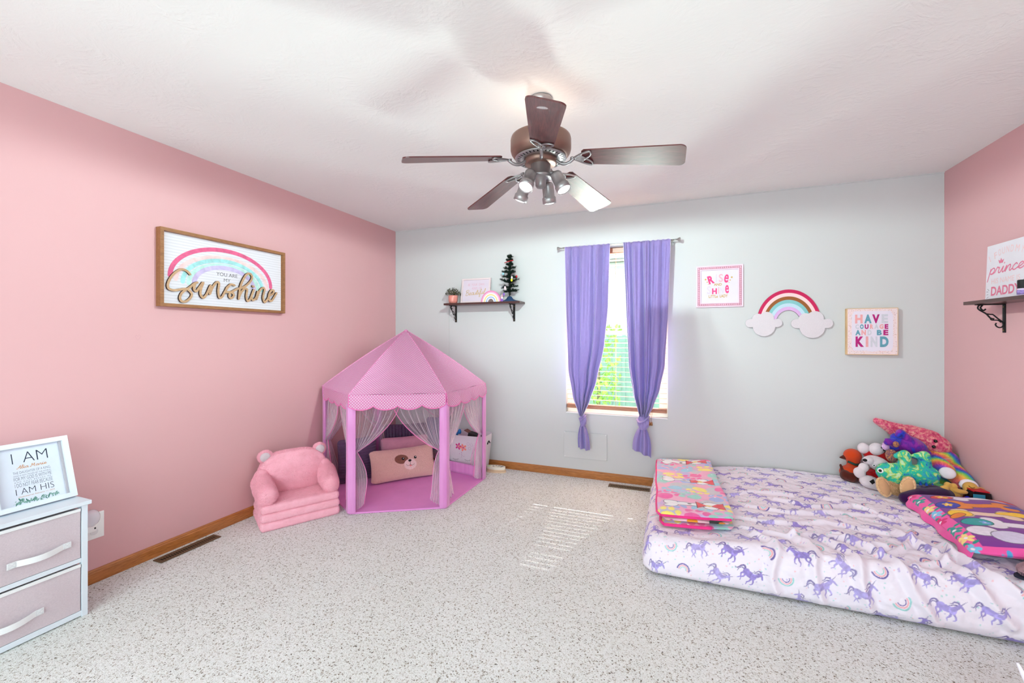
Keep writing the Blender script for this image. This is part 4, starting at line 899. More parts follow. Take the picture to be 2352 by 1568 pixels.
tl = t.node('ShaderNodeBsdfTranslucent'); t.link(t.mix(dot, C3(240, 150, 205), C3(250, 244, 250)), tl.inputs[0]); mx = t.node('ShaderNodeMixShader'); mx.inputs[0].default_value = .3
t.link(t.p.outputs[0], mx.inputs[1]); t.link(tl.outputs[0], mx.inputs[2]); t.link(mx.outputs[0], t.out.inputs[0]); m_dot = t.m
t = NT('pink_satin'); n = t.noise(t.mapping(t.obj(), (30, 30, 3)), 1, 3); t.base(t.ramp(n.outputs[0], [(.3, C3(218, 136, 204)), (.7, C3(230, 156, 217))])); t.p.inputs['Roughness'].default_value = .38; t.p.inputs['Sheen Weight'].default_value = .3; t.bump(n.outputs[0], .25, .01); m_sat = t.m
m_tape = M('bright_pink_tape', (246, 132, 196), .6)
t = NT('white_tulle'); lw = t.node('ShaderNodeLayerWeight'); lw.inputs[0].default_value = .45
fac = t.math('ADD', t.math('MULTIPLY', t.math('POWER', lw.outputs['Facing'], 1.6), 1.1), .2); df = t.node('ShaderNodeBsdfDiffuse'); tp = t.node('ShaderNodeBsdfTransparent'); tlu = t.node('ShaderNodeBsdfTranslucent')
ncol = t.ramp(t.noise(t.mapping(t.obj(), (90, 90, 6)), 1, 3).outputs[0], [(.3, C3(244, 232, 242)), (.7, C3(255, 252, 255))]); t.link(ncol, df.inputs[0]); t.link(ncol, tlu.inputs[0])
m1 = t.node('ShaderNodeMixShader'); m1.inputs[0].default_value = .6; t.link(df.outputs[0], m1.inputs[1]); t.link(tlu.outputs[0], m1.inputs[2])
m2 = t.node('ShaderNodeMixShader'); t.link(fac, m2.inputs[0]); t.link(tp.outputs[0], m2.inputs[1]); t.link(m1.outputs[0], m2.inputs[2]); t.link(m2.outputs[0], t.out.inputs[0]); m_tul = t.m
def uvset(o, fn):
    me = o.data; l = me.uv_layers.new(name='UVMap'); co = [v.co.copy() for v in me.vertices]
    for lp in me.loops: l.data[lp.index].uv = fn(co[lp.vertex_index])
# floor mat
g = G(); n = 6; top = [(v.x * .985, v.y * .985) for v in V]
g.add([(x, y, .001) for x, y in top] + [(x, y, .013) for x, y in top], [tuple(range(6))[::-1], tuple(range(6, 12))] + [(i, (i + 1) % 6, (i + 1) % 6 + 6, i + 6) for i in range(6)])
g.build('floor_mat', M('orchid_satin', (230, 150, 216), .42, bump=.5, bscale=14), tent, bevel=.003)
# poles with satin sleeves
for k, v in enumerate(V):
    nx = v.normalized(); a = (V[(k + 1) % 6] - v).normalized(); b = (V[k - 1] - v).normalized()
    inn = -nx; out = .0 if k in (1, 2, 3) else 0
    pts = [v + a * .052, v + a * .030 + nx * .007, v + nx * .006, v + b * .030 + nx * .007, v + b * .052, v + b * .044 + inn * .010, v + inn * .022, v + a * .044 + inn * .010]
    if k in (1,): pts = [p + inn * .022 for p in pts]
    if k in (2, 3): pts = [p + inn * .012 for p in pts]
    g = G(); zs = [.012, .2, .42, .6, .80]; rows = []
    for z in zs: rows.append([(p.x, p.y, z) for p in pts])
    m_ = len(pts); g.add([q for r_ in rows for q in r_], [(i * m_ + j, i * m_ + (j + 1) % m_, (i + 1) * m_ + (j + 1) % m_, (i + 1) * m_ + j) for i in range(len(zs) - 1) for j in range(m_)] + [tuple(range(m_))[::-1], tuple(range((len(zs) - 1) * m_, len(zs) * m_))], 0, True)
    s_ = g.build('pole_sleeve', m_sat, tent, bevel=.003, segs=2)
    g = G(); g.tube([(v.x + inn.x * .012, v.y + inn.y * .012, .8), (v.x + inn.x * .014, v.y + inn.y * .014, ZT - .008)], .009, 12); g.tube([(v.x + inn.x * .014, v.y + inn.y * .014, ZT - .008), (v.x * .5, v.y * .5, ZT + .218), (v.x * .03, v.y * .03, 1.318)], .0065, 10); g.build('pole', M('pink_pole', (232, 150, 204), .5), s_)
# roof panels and valances
for k in range(6):
    A, B = V[k], V[(k + 1) % 6]; L = (B - A).length; e = (B - A) / L; nrm = Vector((e.y, -e.x)); mid = (A + B) / 2
    if nrm.dot(mid) < 0: nrm = -nrm
    wallside = k in (1, 2)
    def roof(u, v, A=A, B=B, nrm=nrm, k=k):
        p = A.lerp(B, u) * (1 - v * .985); z = ZT + (1.342 - ZT) * v
        sag = .022 * math.sin(PI * u) * math.sin(PI * min(1, v * 1.2)) * (1 - v * .5); rip = .004 * math.sin(14 * u + 9 * v + k) * math.sin(PI * u) * (1 - v)
        z += .016 * math.sin(PI * v) ; q = p - nrm * (sag * .5) ; return (q.x, q.y, z - sag + rip)
    g = G(); g.grid(roof, 28, 30); o = g.build('roof_panel', m_dot, tent)
    uvset(o, lambda c, A=A, e=e, nrm=nrm: ((Vector((c.x, c.y)) - A).dot(e), math.hypot((Vector((c.x, c.y)) - A).dot(nrm), c.z - ZT)))
    g = G(); g.tube([roof(0, i / 20) for i in range(21)], .0035, 6); g.build('seam', m_dot if False else M('seam_pink', (238, 160, 206), .7), o)
    lim = .010 if wallside or k in (0, 3) else .034
    def val(u, v, A=A, e=e, L=L, nrm=nrm, k=k, lim=lim):
        s_ = .003 + (L - .006) * u; d = .082 + .028 * abs(math.sin(4 * PI * u)) ** .75 + .018 * math.exp(-((u - .0) / .05) ** 2) * 0 ; z = ZT - d * v
        out = lim * math.sin(v * PI / 2) * (.75 + .25 * math.sin(7 * u + k)) + .004 * math.sin(21 * u + 2 * k) * v * (lim > .02)
        out *= min(1, .55 + 3 * min(u, 1 - u)) ; p = A + e * s_ + nrm * (out - (.012 if lim < .02 else 0)); return (p.x, p.y, z)
    g = G(); g.grid(val, 64, 8); vo_ = g.build('valance', m_dot, tent, solid=.001)
    uvset(vo_, lambda c, A=A, e=e: ((Vector((c.x, c.y)) - A).dot(e), c.z + 5))
    g = G(); g.tube([val(i / 64, 1) for i in range(65)], .0034, 6); g.tube([val(0, 1 - i / 5) for i in range(6)], .003, 6); g.tube([val(1, 1 - i / 5) for i in range(6)], .003, 6); g.build('scallop_trim', m_tape, vo_)
    # tulle drapes
    if k in (0, 3, 4, 5, 2, 1):
        ins = -nrm
        for side in (0, 1):
            P0 = A if side == 0 else B; dr_ = e if side == 0 else -e; zt, ztop = (.435 if k != 5 else .45) + .02 * math.sin(k * 2 + side), ZT - .03
            rr_ = random.Random(k * 2 + side); ph = rr_.uniform(0, 6); nfold = rr_.uniform(6, 8); fl_ = rr_.uniform(.10, .17); cross = .035 if (k, side) in ((4, 1), (5, 0)) else .0
            off = .028 + .006 * side
            def drape(u, v, P0=P0, d_=dr_, ins=ins, zt=zt, ztop=ztop, ph=ph, nf=nfold, cross=cross, off=off, L=L):
                z = ztop + (zt - ztop) * v; zf = 1 - v; w = .022 + (L / 2 + cross - .045) * (math.sin(zf * PI / 2) ** .8)
                s_ = .036 + w * u; zz = z + (1 - u) * 0 - .0 * v
                zz = z - .018 * math.sin(PI * u) * (v ** 2)
                amp = .004 + .008 * v; y = off + amp * (math.sin(2 * PI * nf * .8 * u ** 1.3 + ph) + .6 * math.sin(2 * PI * nf * 1.9 * u + 2 * ph)) + .012 * math.sin(PI * v) * u
                p = P0 + d_ * s_ + ins * y; return (p.x, p.y, zz)
            def lower(u, v, P0=P0, d_=dr_, ins=ins, zt=zt, ph=ph, fl_=fl_, nf=nfold, off=off):
                z = zt + (.018 - zt) * v; w = .022 + fl_ * (math.sin(min(1, v * 1.25) * PI / 2) ** 1.0) * (.75 + .25 * math.sin(v * 3 + ph)); s_ = .030 + w * u
                y = off + .004 + (.004 + .012 * v) * math.sin(2 * PI * nf * .7 * u + ph) ; p = P0 + d_ * s_ + ins * y
                return (p.x, p.y, max(.016, z + .05 * u * u * v))
            if k in (1, 2) and False: continue
            g = G(); g.grid(drape, 90, 26); g.grid(lower, 60, 22); dd = g.build('drape', m_tul, tent)
            g = G(); g.tube([drape(1, i / 26) for i in range(27)], .0032, 6, flat=.5); g.tube([lower(1, i / 22) for i in range(23)], .0032, 6, flat=.5); g.build('drape_binding', m_tape, dd)
            q0 = P0 + dr_ * .04 + ins * (off + .002); g = G(); g.tube([(q0.x + .016 * math.cos(a_) * dr_.x + .014 * math.sin(a_) * ins.x, q0.y + .016 * math.cos(a_) * dr_.y + .014 * math.sin(a_) * ins.y, zt) for a_ in [i * PI / 8 for i in range(16)]], .003, 6, 0, True); g.build('tieback', m_sat, dd)
# low satin band pushed in by the basket
g = G(); W_ = lambda x, y: (x - TC.x, y - TC.y)
bp = spline([W_(-1.622, 3.430), W_(-1.72, 3.452), W_(-1.86, 3.482), W_(-2.02, 3.515), W_(-2.12, 3.60), W_(-2.175, 3.74)], 6)
g.grid(lambda u, v: (*bp[min(len(bp) - 1, int(u * (len(bp) - 1)))], .013 + .10 * v), len(bp) - 1, 4); g.build('skirt_band', m_sat, tent, solid=.003)
g = G(); g.lathe([(.022, 1.325), (.018, 1.345), (.010, 1.352), (.002, 1.354)], 6); g.build('roof_cap', M('seam_pink', (238, 160, 206), .7), tent)

# ---- cushions inside the tent
def cushion(name, W, H, T, corner=.16):
    """stuffed cushion standing in x,z, front facing -y; returns P arrays front/back"""
    def P(u, v, side):
        a, b = 2 * u - 1, 2 * v - 1; k = (1 - abs(a) ** 3) ** .5 * (1 - abs(b) ** 3) ** .5 if abs(a) < 1 and abs(b) < 1 else 0
        pin = 1 - .05 * (1 - abs(a) ** 2) * abs(b) ** 3
        x = a * W / 2 * (1 - .045 * (1 - b * b) * abs(a)); z = H / 2 + b * H / 2 * (1 - .06 * (1 - a * a) * abs(b))
        r = max(0, abs(a) + abs(b) - (2 - corner)); x -= math.copysign(r * W * .16, a); z -= math.copysign(r * H * .22, b)
        return x, side * T / 2 * k, z
    return P
def place(nm, label, cat, loc, rz, tilt, group=None): return thing(nm, label, cat, loc, rot=(R(-tilt), 0, R(rz)), group=group)
W, H = .585, .285
c1 = place('dog_face_pillow', 'tan plush pillow with embroidered puppy face inside the tent', 'pillow', (-2.232, 3.135, .020), 50, 24)
nu, nv = 260, 130; Pf = cushion('x', W, H, .13)
cv_ = Canvas(-W / 2, W / 2, 0, H, .0015, (222, 178, 168)); cx, cz = .035, .150
cv_.ell(cx - .062, cz + .022, .060, .040, (132, 84, 70), -6, .08); cv_.ell(cx + .012, cz - .030, .056, .046, (238, 206, 204), 0, .02)
for ex in (cx - .048, cx + .062): cv_.ell(ex, cz + .024, .0125, .0125, (16, 14, 16)); cv_.ell(ex + .003, cz + .028, .0035, .0035, (250, 250, 250))
cv_.ell(cx + .010, cz + .002, .0145, .0105, (14, 12, 14)); cv_.line([(cx + .010, cz), (cx + .011, cz - .028)], .0022, (40, 24, 24))
cv_.line(arc(cx - .006, cz - .028, .0175, .013, 180, 360, 12), .0024, (40, 24, 24)); cv_.line(arc(cx + .0285, cz - .028, .0175, .013, 180, 360, 12), .0024, (40, 24, 24)); cv_.ell(cx + .012, cz - .043, .009, .006, (238, 130, 130))
def cush_blocks(Pf, nu, nv, canv, noise=.0):
    out = []
    for sd in (-1, 1):
        A_ = np.array([[Pf(i / nu, j / nv, sd) for i in range(nu + 1)] for j in range(nv + 1)])
        if noise: A_[..., 1] += noise * npnoise(A_[..., 0] + 5, A_[..., 2] + 5, .006, 5) * 2
        C_ = canv.sample(A_[..., 0], A_[..., 2]) if (canv is not None) else None
        if sd == 1:
            A_ = A_[:, ::-1]; C_ = C_[:, ::-1] * 0 + canv.a[2, 2] if C_ is not None else None
        out.append((A_, C_))
    return out
npgrid('body', cush_blocks(Pf, nu, nv, cv_, .0025), vcol('tan_plush', .95, .5, 260, .8), c1)
def plain_cushion(nm, label, loc, rz, tilt, W, H, T, mat, ribs=None, grp=None):
    c = place(nm, label, 'pillow', loc, rz, tilt, grp); Pf = cushion('x', W, H, T); g = G()
    for sd in (-1, 1):
        def f(u, v, sd=sd):
            x, y, z = Pf(u, v, sd)
            if ribs and abs(y) > .004: y += sd * ribs[1] * math.sin(2 * PI * (v if ribs[2] == 'z' else u) * ribs[0])
            return x, y, z
        g.grid(f if sd == -1 else (lambda u, v, f=f: f(1 - u, v)), 110, 110)
    g.build('body', mat, c); g = G(); N = 60; pr_ = []
    for i in range(N):
        t_ = i / N * 4; s_ = int(t_); q = t_ - s_; u, v = [(q, 0), (1, q), (1 - q, 1), (0, 1 - q)][s_]; pr_.append(Pf(u, v, 0))
    g.tube(pr_, .004, 6, 0, True); g.build('piping', mat, c); return c
m_mv = fz('mauve_velvet', (200, 142, 164), 260, .25); m_dp = fz('dark_purple_rib', (104, 74, 112), 260, .5); m_dp2 = fz('plum_fur', (92, 60, 98), 90, 1.0); m_gry = fz('slate_purple', (116, 108, 140), 200, .6)
plain_cushion('mauve_pillow', 'smooth mauve pillow behind the puppy-face pillow in the tent', (-2.350, 3.315, .060), 46, 12, .44, .29, .09, m_mv)
plain_cushion('ribbed_pillow', 'dark purple ribbed pillow standing at the left inside the tent', (-2.62, 2.985, .016), 60, 4, .34, .375, .14, m_dp, (15, .006, 'z'))
plain_cushion('ruched_pillow', 'plum ruched pillow at the back of the tent behind the mauve pillow', (-2.44, 3.450, .130), 38, 4, .42, .31, .10, m_dp2, (14, .009, 'x'))
plain_cushion('grey_purple_pillow', 'grey-purple pillow corner peeking highest at the back of the tent', (-2.195, 3.590, .17), 30, 2, .17, .33, .06, m_gry)

# ---- storage basket behind the tent
bk = thing('storage_basket', 'pale fabric storage basket with felt flowers and sleeping eyes behind the tent', 'basket', (-1.862, 3.672, .0145), 2)
m_bk = M('pale_felt', (222, 214, 222), .9, bump=.3, bscale=300)
def bx_(s_, z): w = .170 + .035 * s_; d = .104 + .022 * s_; return w, d
g = G(); n = 48; rows = []
def ring(z, s_, ins=0):
    w, d = bx_(s_, z); w -= ins; d -= ins; out = []
    for i in range(n):
        a = 2 * PI * i / n; c_, q = math.cos(a), math.sin(a); out.append((w * math.copysign(abs(c_) ** .32, c_), d * math.copysign(abs(q) ** .32, q), z))
    return out
H_ = .335; lv = [(0, 0, .006), (.004, 0, 0), (H_ * .3, .3, 0), (H_ * .65, .65, 0), (H_, 1, 0), (H_ + .002, 1, .003), (H_, 1, .006), (H_ * .5, .5, .008), (.012, 0, .010)]
for z, s_, ins in lv: rows += ring(z, s_, ins)
g.add(rows, [(j * n + i, j * n + (i + 1) % n, (j + 1) * n + (i + 1) % n, (j + 1) * n + i) for j in range(len(lv) - 1) for i in range(n)] + [tuple(range(n))[::-1], tuple(range((len(lv) - 1) * n, len(lv) * n))], 0, True)
g.build('body', m_bk, bk)
def bfy(z): return -(.104 + .022 * z / H_) - .0015
g = G()
def face_stroke(pts, w, m): ribbon(g, pts, w, 0, m)
q0 = len(g.v)
for cx, cz, r, m_, k0 in ((-.062, .232, .034, 0, 0), (-.012, .222, .036, 1, .5)):
    for k in range(5): a = 2 * PI * (k + k0) / 5; g.flat(circ(cx + r * .62 * math.cos(a), cz + r * .62 * math.sin(a), r * .42, 14, r * .26, math.degrees(a)), -.0004 * m_, m_)
    g.flat(circ(cx, cz, r * .22, 12), -.001, 1 - m_)
for cx in (-.095, .030):
    ribbon(g, arc(cx, .118, .030, .016, 200, 340, 10), .0022, 0, 2)
    for k in range(5): a = 215 + 27 * k; ribbon(g, [(cx + .030 * math.cos(R(a)), .118 + .016 * math.sin(R(a))), (cx + .038 * math.cos(R(a)), .118 + .027 * math.sin(R(a)))], .002, 0, 2, smooth=False)
for k in range(7): g.flat(star(-.032 + .012 * math.cos(k * 1.3) * (k % 3), .165 - .008 * k * .9 + .01, .006), 0, 3)
for cx, cz in ((.055, .22), (.075, .255), (.04, .262)): ribbon(g, circ(cx, cz, .013, 10) + [(cx + .013, cz)], .002, 0, 3)
g.v = [(x, bfy(z) + y, z) for x, y, z in g.v]
g.build('face_applique', [M('felt_magenta', (206, 72, 140), .9), M('felt_coral', (242, 142, 128), .9), M('thread_brown', (120, 96, 106), .9), M('thread_mauve', (196, 160, 190), .9)], bk)
g = G(); g.tube([(.170 + .03, y, .255 + .02 * math.cos(y * 60)) for y in (-.03, -.015, 0, .015, .03)], .006, 8); g.build('handle', m_black, bk)
tb = thing('toy_box', 'dark folded toy box sticking out of the basket', 'toy', (-1.862, 3.66, .20)); 
g = G(); g.box(-.03, .10, -.04, .04, 0, .165); g.xf(Matrix.Rotation(R(14), 4, 'Y')); g.build('body', M('black_card', (24, 20, 24), .5), tb, bevel=.002)
g = G(); g.box(-.11, .02, -.035, .035, .150, .156); g.xf(Matrix.Rotation(R(24), 4, 'Y')); g.build('flap', M('brown_card', (120, 76, 70), .6), tb, bevel=.001)
bt_ = thing('blue_toy', 'bright blue plastic toy poking out of the basket beside the dark box', 'toy', (-2.005, 3.64, .265))
g = G(); g.ell((0, 0, .08), (.030, .022, .018)); g.ell((.05, 0, .100), (.018, .016, .026)); g.cap((0, 0, .0), (.02, 0, .08), .015, .016); g.build('body', M('blue_plastic', (34, 110, 180), .3), bt_, remesh=.004)
# ---- slippers
def slipper(label, loc, rz, cowprint):
    s_ = thing('slipper', label, 'slipper', loc, rot=(0, 0, R(rz)), group='pair of slippers'); out = []
    for i in range(40):
        a = 2 * PI * i / 40; c_, q = math.cos(a), math.sin(a); x = .095 * c_; y = (.042 - .007 * (c_ < 0) * abs(c_)) * math.copysign(abs(q) ** .8, q); out.append((x, y))
    g = G(); g.prism(out, 0, .012); g.v = [(x, z, y) for x, y, z in g.v]; g.f = [f[::-1] for f in g.f]; g.build('sole', M('tan_sole', (222, 198, 168), .8), s_, bevel=.003)
    if cowprint:
        g = G(); o2 = [(x * .98, y * .98) for x, y in out]; g.prism(o2, .013, .036, 0); g.v = [(x, z, y) for x, y, z in g.v]; g.f = [f[::-1] for f in g.f]; b = g.build('upper', M('cream_upper', (240, 236, 222), .6), s_, bevel=.006, segs=3)
        g = G(); rs = random.Random(6)
        for (x, y, r, ry, m_) in ((.06, .008, .014, .008, 0), (.03, .012, .016, .008, 0), (.0, .014, .009, .007, 0), (-.03, .012, .009, .006, 0), (-.065, -.012, .018, .010, 1), (-.02, -.016, .010, .006, 0), (.025, -.018, .014, .007, 2), (.055, -.018, .011, .006, 0)):
            g.flat(circ(x, y, r, 14, ry, 20), 0, m_)
        g.v = [(x, z, .0366) for x, y, z in g.v]; g.build('print', [m_black, M('leaf_green', (130, 200, 90), .6), M('pale_green', (200, 220, 190), .6)], b)
    return s_
slipper('cream slipper with black and green printed upper, lying on its tan mate', (-1.595, 3.70, .0135), 6, True); slipper('plain tan slipper sole under the printed slipper by the tent', (-1.585, 3.685, .0005), 12, False)
# ================================================================== BED
MX0, MX1, MY0, MY1 = -.150, 1.745, 2.372, 3.800
bed = thing('mattress_on_floor', 'mattress lying on the carpet in a unicorn and rainbow print fitted sheet', 'bed', (0, 0, 0))
PUR = (168, 156, 216)
def unicorn(c, x, y, s, rot, flip=1, col=PUR):
    ca, sa = math.cos(R(rot)), math.sin(R(rot))
    def T(p): a, b = p[0] * flip * s, p[1] * s; return (x + a * ca - b * sa, y + a * sa + b * ca)
    def L(pts, w, tp=None, cl=col, var=.25): c.line([T(p) for p in spline(pts, 4)], w * s, cl, var, None if tp is None else tp * s)
    dk = tuple(v * .82 for v in col); lt = tuple(min(255, v * 1.12) for v in col)
    for pts in ([(-.20, -.02), (-.30, -.16), (-.24, -.28), (-.30, -.42)], [(-.16, -.05), (-.14, -.20), (-.20, -.30), (-.14, -.43)], [(.18, -.04), (.30, -.14), (.36, -.27), (.30, -.34)], [(.14, -.06), (.16, -.22), (.12, -.32), (.17, -.44)]): L(pts, .085, .028)
    L([(-.26, .06), (-.40, .18), (-.50, .08), (-.56, -.10), (-.66, -.12)], .085, .02, dk); L([(-.28, .04), (-.42, .06), (-.50, -.06), (-.48, -.18)], .05, .02, dk)
    P = T((-.03, .02)); c.ell(P[0], P[1], .29 * s, .135 * s, col, rot + flip * 4, .30); P = T((-.19, .03)); c.ell(P[0], P[1], .13 * s, .15 * s, col, rot, .3); P = T((.17, .04)); c.ell(P[0], P[1], .12 * s, .14 * s, lt, rot, .3)
    L([(.16, .08), (.28, .22), (.34, .32)], .15, .11); L([(.32, .34), (.42, .28), (.50, .20)], .105, .055)
    L([(.37, .38), (.50, .58)], .03, .008, dk, 0); L([(.30, .40), (.29, .47)], .03, .01)
    L([(.28, .40), (.16, .38), (.10, .28), (.00, .26)], .06, .015, dk); L([(.24, .30), (.10, .22), (.02, .16)], .05, .015, dk)
def rainbow_p(c, x, y, s, rot):
    k = random.choice((0, 1)); cs = [(120, 104, 170), (236, 178, 184), (160, 214, 210)] if k else [(160, 210, 210), (238, 176, 184), (120, 104, 170)]
    for i, (r, w) in enumerate(((.40, .085), (.29, .07), (.19, .05))):
        c.line([(x + r * s * math.cos(R(rot + a)), y + r * s * math.sin(R(rot + a))) for a in np.linspace(-5, 185, 18)], w * s, cs[i], .15)
def make_sheet():
    c = Canvas(-.44, 1.80, 2.02, 3.86, .0014, (238, 230, 242)); rs = random.Random(11); random.seed(5)
    for i in range(2600):
        x, y = rs.uniform(-.4, 1.8), rs.uniform(2.02, 3.86); c.ell(x, y, rs.uniform(.002, .0045), rs.uniform(.002, .004), rs.choice(((168, 216, 212), (244, 188, 196), (190, 176, 220), (168, 216, 212))), rs.uniform(0, 180), 0, .8)
    j = 0; y = 2.05
    while y < 3.86:
        x = -.40 + (j % 2) * .075; i = 0
        while x < 1.82:
            xx, yy = x + rs.uniform(-.012, .012), y + rs.uniform(-.010, .010)
            if (i + j) % 3 == 2: rainbow_p(c, xx, yy, rs.uniform(.068, .085), rs.choice((250, 300, 20, 340, 200)) + rs.uniform(-10, 10))
            else: unicorn(c, xx, yy, rs.uniform(.098, .112), rs.choice((-32, -20, 4, -48)) + rs.uniform(-8, 8), rs.choice((1, 1, 1, 1, -1)), rs.choice((PUR, (176, 164, 218), (154, 138, 206))))
            x += .150; i += 1
        y += .112; j += 1
    return c
sheet = make_sheet()
CRE = []   # creases: (points, height, width)
def crease(pts, h, w): CRE.append((np.array(spline(pts, 5)), h, w))
for q in ([(1.30, 2.24), (1.20, 2.40), (1.16, 2.62), (1.10, 2.80)], [(1.08, 2.16), (.98, 2.34), (.93, 2.52), (.80, 2.70)], [(.86, 2.12), (.80, 2.30), (.80, 2.46), (.72, 2.62)], [(.66, 2.14), (.62, 2.32), (.64, 2.46), (.58, 2.60)], [(.50, 2.12), (.44, 2.28), (.48, 2.44), (.40, 2.56)], [(1.52, 2.12), (1.40, 2.30), (1.28, 2.46), (1.24, 2.70)], [(1.66, 2.20), (1.52, 2.34), (1.40, 2.44)]): crease(q, .022, .019)
for q in ([(.30, 2.80), (.55, 2.74), (.80, 2.82), (1.05, 2.78)], [(.42, 2.98), (.62, 2.92), (.88, 2.98), (1.1, 3.02)], [(.35, 2.64), (.55, 2.58), (.74, 2.66), (.98, 2.60)], [(.60, 3.12), (.82, 3.06), (1.0, 3.14)], [(.90, 2.50), (1.05, 2.62), (1.16, 2.80), (1.18, 3.00)], [(1.02, 2.44), (1.20, 2.56), (1.26, 2.74)], [(.90, 3.24), (1.06, 3.12), (1.14, 2.98)], [(.34, 3.16), (.52, 3.24), (.72, 3.22)]): crease(q, .014, .012)
for q in ([(-.12, 2.45), (.2, 2.42), (.5, 2.44), (.9, 2.40), (1.3, 2.43), (1.7, 2.41)],): crease(q, .006, .030)
def disp(U, Vv):
    d = .009 * npnoise(U, Vv, .11, 1) + .009 * npnoise(U + .3 * Vv, Vv * 1.3, .045, 2) + .0042 * npnoise(U, Vv, .018, 3) + .0008 * npnoise(U, Vv, .006, 4)
    k = np.clip((U - .1) / .5, .25, 1)
    for P, h, w in CRE:
        m5 = 5 * w; x0, y0 = P.min(0) - m5; x1, y1 = P.max(0) + m5; i0, i1 = np.searchsorted(U[0], [x0, x1]); j0, j1 = np.searchsorted(Vv[:, 0], [y0, y1])
        if i0 >= i1 or j0 >= j1: continue
        u_, v_ = U[j0:j1, i0:i1], Vv[j0:j1, i0:i1]; best = np.full(u_.shape, 9.0)
        for a, b in zip(P[:-1], P[1:]):
            dx, dy = b - a; q = dx * dx + dy * dy + 1e-12; t_ = np.clip(((u_ - a[0]) * dx + (v_ - a[1]) * dy) / q, 0, 1); best = np.minimum(best, np.hypot(u_ - a[0] - t_ * dx, v_ - a[1] - t_ * dy))
        d[j0:j1, i0:i1] += h * np.exp(-(best / w) ** 2) * (1 + .5 * npnoise(u_, v_, .05, 8)) - h * .35 * np.exp(-((best - 2 * w) / w) ** 2)
    return d * (.45 + .55 * k)
def topz(x, y): return .198 + .056 * (1 / (1 + np.exp(-(x - .30) / .12))) + .006 * np.sin(x * 4 + y * 3)
RR = .062
def sheet_pt(U, Vv):
    """unfolded sheet coordinate -> rounded mattress surface. U<MX0+.. is the left side drop, V<MY0+.. the front drop"""
    X0, Y0 = MX0 + RR, MY0 + RR
    du = np.maximum(0, X0 - U); dv = np.maximum(0, Y0 - Vv); r = np.hypot(du, dv) + 1e-9
    zt = topz(np.maximum(U, X0), np.maximum(Vv, Y0)); ang = np.minimum(r / RR, PI / 2); drop = np.maximum(0, r - RR * PI / 2)
    out = RR * np.sin(ang); zz = zt - RR * (1 - np.cos(ang)); side = np.minimum(drop, zz - .012)
    bul = .016 * np.sin(np.clip(side / np.maximum(zz - .012, .01), 0, 1) * PI) - .030 * np.clip((side / np.maximum(zz - .012, .01) - .72) / .28, 0, 1) ** 2
    o2 = out + np.where(drop > 0, bul, 0)
    P = np.stack([np.maximum(U, X0) - du / r * o2, np.maximum(Vv, Y0) - dv / r * o2, zz - side], -1)
    N = np.stack([-du / r * np.sin(ang), -dv / r * np.sin(ang), np.cos(ang)], -1)
    return P, N
stp = .0025
U, Vv = np.meshgrid(np.arange(MX0 - .28, MX1, stp), np.arange(MY0 - .29, MY1, stp))
P, Nn = sheet_pt(U, Vv); dd = disp(U, Vv)
dd *= np.clip((P[..., 2] - .0) / .06, .15, 1); P = P + Nn * dd[..., None]
P[..., 0] = np.minimum(P[..., 0], MX1); P[..., 2] = np.maximum(P[..., 2], .008)
C_ = sheet.sample(U, Vv)
npgrid('fitted_sheet', [(P, C_)], vcol('printed_sheet', .7, .1, 1400, .04), bed)
g = G(); q = [(MX0 + .045, MY0 + .045), (MX1 - .005, MY0 + .045), (MX1 - .005, MY1 - .005), (MX0 + .045, MY1 - .005)]
g.add([(x, y, .001) for x, y in q] + [(x, y, .030) for x, y in q], [(3, 2, 1, 0), (4, 5, 6, 7), (0, 1, 5, 4), (1, 2, 6, 5), (2, 3, 7, 6), (3, 0, 4, 7)]); g.build('mattress', M('mattress_ticking', (150, 140, 146), .9), bed)

